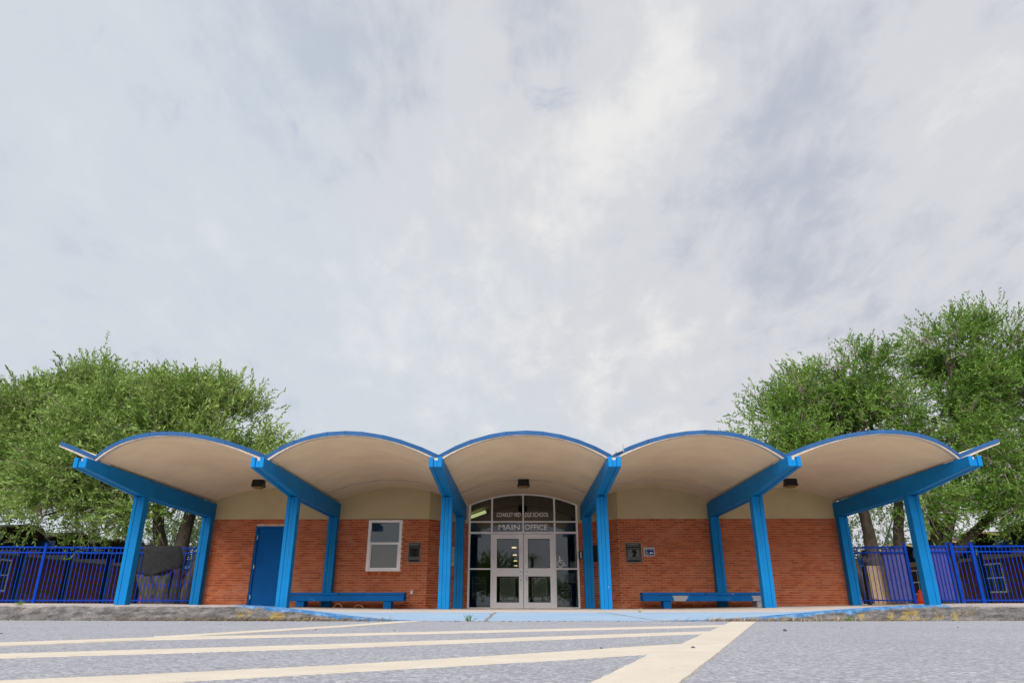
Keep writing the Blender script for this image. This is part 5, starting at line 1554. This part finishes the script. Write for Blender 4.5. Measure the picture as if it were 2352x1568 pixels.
# ------------------------------------------------------------------ small litter and weeds
def tuft(x, y, n, hgt, mat, label, seed, green=True):
    r = random.Random(seed); z = ground_z(x, y) if y > curb_y(x) else 0.0
    t = thing('weed_tuft', (x, y, z), label, 'weed')
    mb = MB()
    for _ in range(n):
        a, e = r.uniform(0, 6.28), r.uniform(0.5, 1.45); L = hgt * r.uniform(0.5, 1.1)
        b = Vector((x + r.uniform(-.03, .03), y + r.uniform(-.02, .02), z))
        d = Vector((math.cos(a) * math.cos(e), math.sin(a) * math.cos(e), math.sin(e)))
        s = d.cross(Vector((0, 0, 1))).normalized() * 0.003
        m = b + d * L * 0.6; tip = b + d * L + Vector((0, 0, -0.15 * L))
        mb.add([b - s, b + s, m + s * .7, tip, m - s * .7], [(0, 1, 2, 3, 4)])
    mb.build('blades', mat, t)
tuft(-0.66, 7.86, 26, 0.10, M['grassblade'], 'green grass tuft at the foot of the pale blue ramp, left of its first joint', 1)
tuft(3.42, 8.0, 30, 0.07, M['grassblade'], 'green weed growing at the foot of the right curb under the yellow paint', 2)
tuft(1.55, 10.3, 22, 0.07, M['dry'], 'dry straw tuft at the top of the ramp near the right joint', 3)
tuft(-5.9, 8.42, 18, 0.08, M['grassblade'], 'thin green weed at the foot of the curb near the left edge', 4)
tuft(-6.45, 19.3, 26, 0.10, M['dry'], 'pale dry straw clump at the foot of the second front post', 6)
# dry grass and crumbs gathered along the foot of the curb
def debris():
    r = random.Random(5); mb = MB()
    for _ in range(2600):
        x = r.choice((r.uniform(-4.6, -1.4), r.uniform(1.4, 4.4), r.gauss(-3.0, 0.5), r.gauss(2.2, 0.4), r.uniform(-7, 7)))
        if side(x) < 0.05 and r.random() < 0.8: continue
        y = curb_y(x) - abs(r.gauss(0, 0.035)) - 0.012
        a = r.gauss(0, 0.6); L = r.uniform(0.03, 0.11); e = r.uniform(0, 0.7)
        d = Vector((math.cos(a) * math.cos(e), math.sin(a) * math.cos(e), math.sin(e)))
        b = Vector((x, y, 0.002)); s = Vector((-d.y, d.x, 0)).normalized() * 0.0028
        m = b + d * L * .5 + Vector((0, 0, 0.008))
        mb.add([b - s, b + s, m + s, b + d * L, m - s], [(0, 1, 2, 3, 4)])
    o = mb.build('dry_grass', M['dry'], None)
    o['kind'] = 'stuff'; o['label'] = 'dry straw and grass debris along the foot of the curb'; o['category'] = 'debris'
    mb = MB()
    for _ in range(900):
        x = r.uniform(-8, 8); y = curb_y(x) - abs(r.gauss(0, 0.10)) - 0.01
        if r.random() < 0.05: y = r.uniform(2.5, 7.8)
        s = r.uniform(0.0015, 0.0055)
        mb.obox((x, y, s * 0.6), (s, r.uniform(-s, s) * .5, 0), (r.uniform(-s, s) * .5, s * .8, 0), (0, 0, s * .6))
    o = mb.build('gravel', M['stone'], None)
    o['kind'] = 'stuff'; o['label'] = 'loose grit scattered on the asphalt by the curb'; o['category'] = 'gravel'
debris()
def pebble(x, y, s, label, seed):
    bm = bmesh.new(); bmesh.ops.create_icosphere(bm, subdivisions=2, radius=s)
    for v in bm.verts:
        v.co *= 1 + 0.25 * mnoise.noise(v.co * (1.2 / s) + Vector((seed, 0, 0))); v.co.z *= 0.7
        v.co += Vector((x, y, s * 0.62))
    me = bpy.data.meshes.new('pebble'); bm.to_mesh(me); bm.free()
    return tag(link('pebble', me, M['stone'], None, smooth=True), label, 'pebble')
pebble(0.555, 2.93, 0.0085, 'dark pebble lying on the wide cream stripe', 1)
pebble(1.62, 4.9, 0.012, 'small dark pebble on the asphalt just right of the wide cream stripe', 2)
cl = [(4.15 + 0.012 * k, 4.86 + 0.02 * math.sin(k * 1.1), 0.010 + 0.012 * abs(math.sin(k * 0.7))) for k in range(18)]
tag(MB().tube(cl, [0.004 + 0.003 * abs(math.sin(k)) for k in range(18)], 5).build('dry_leaf_curl', M['dry'], None, smooth=True), 'curled tan strip of litter on the asphalt at the right', 'litter')
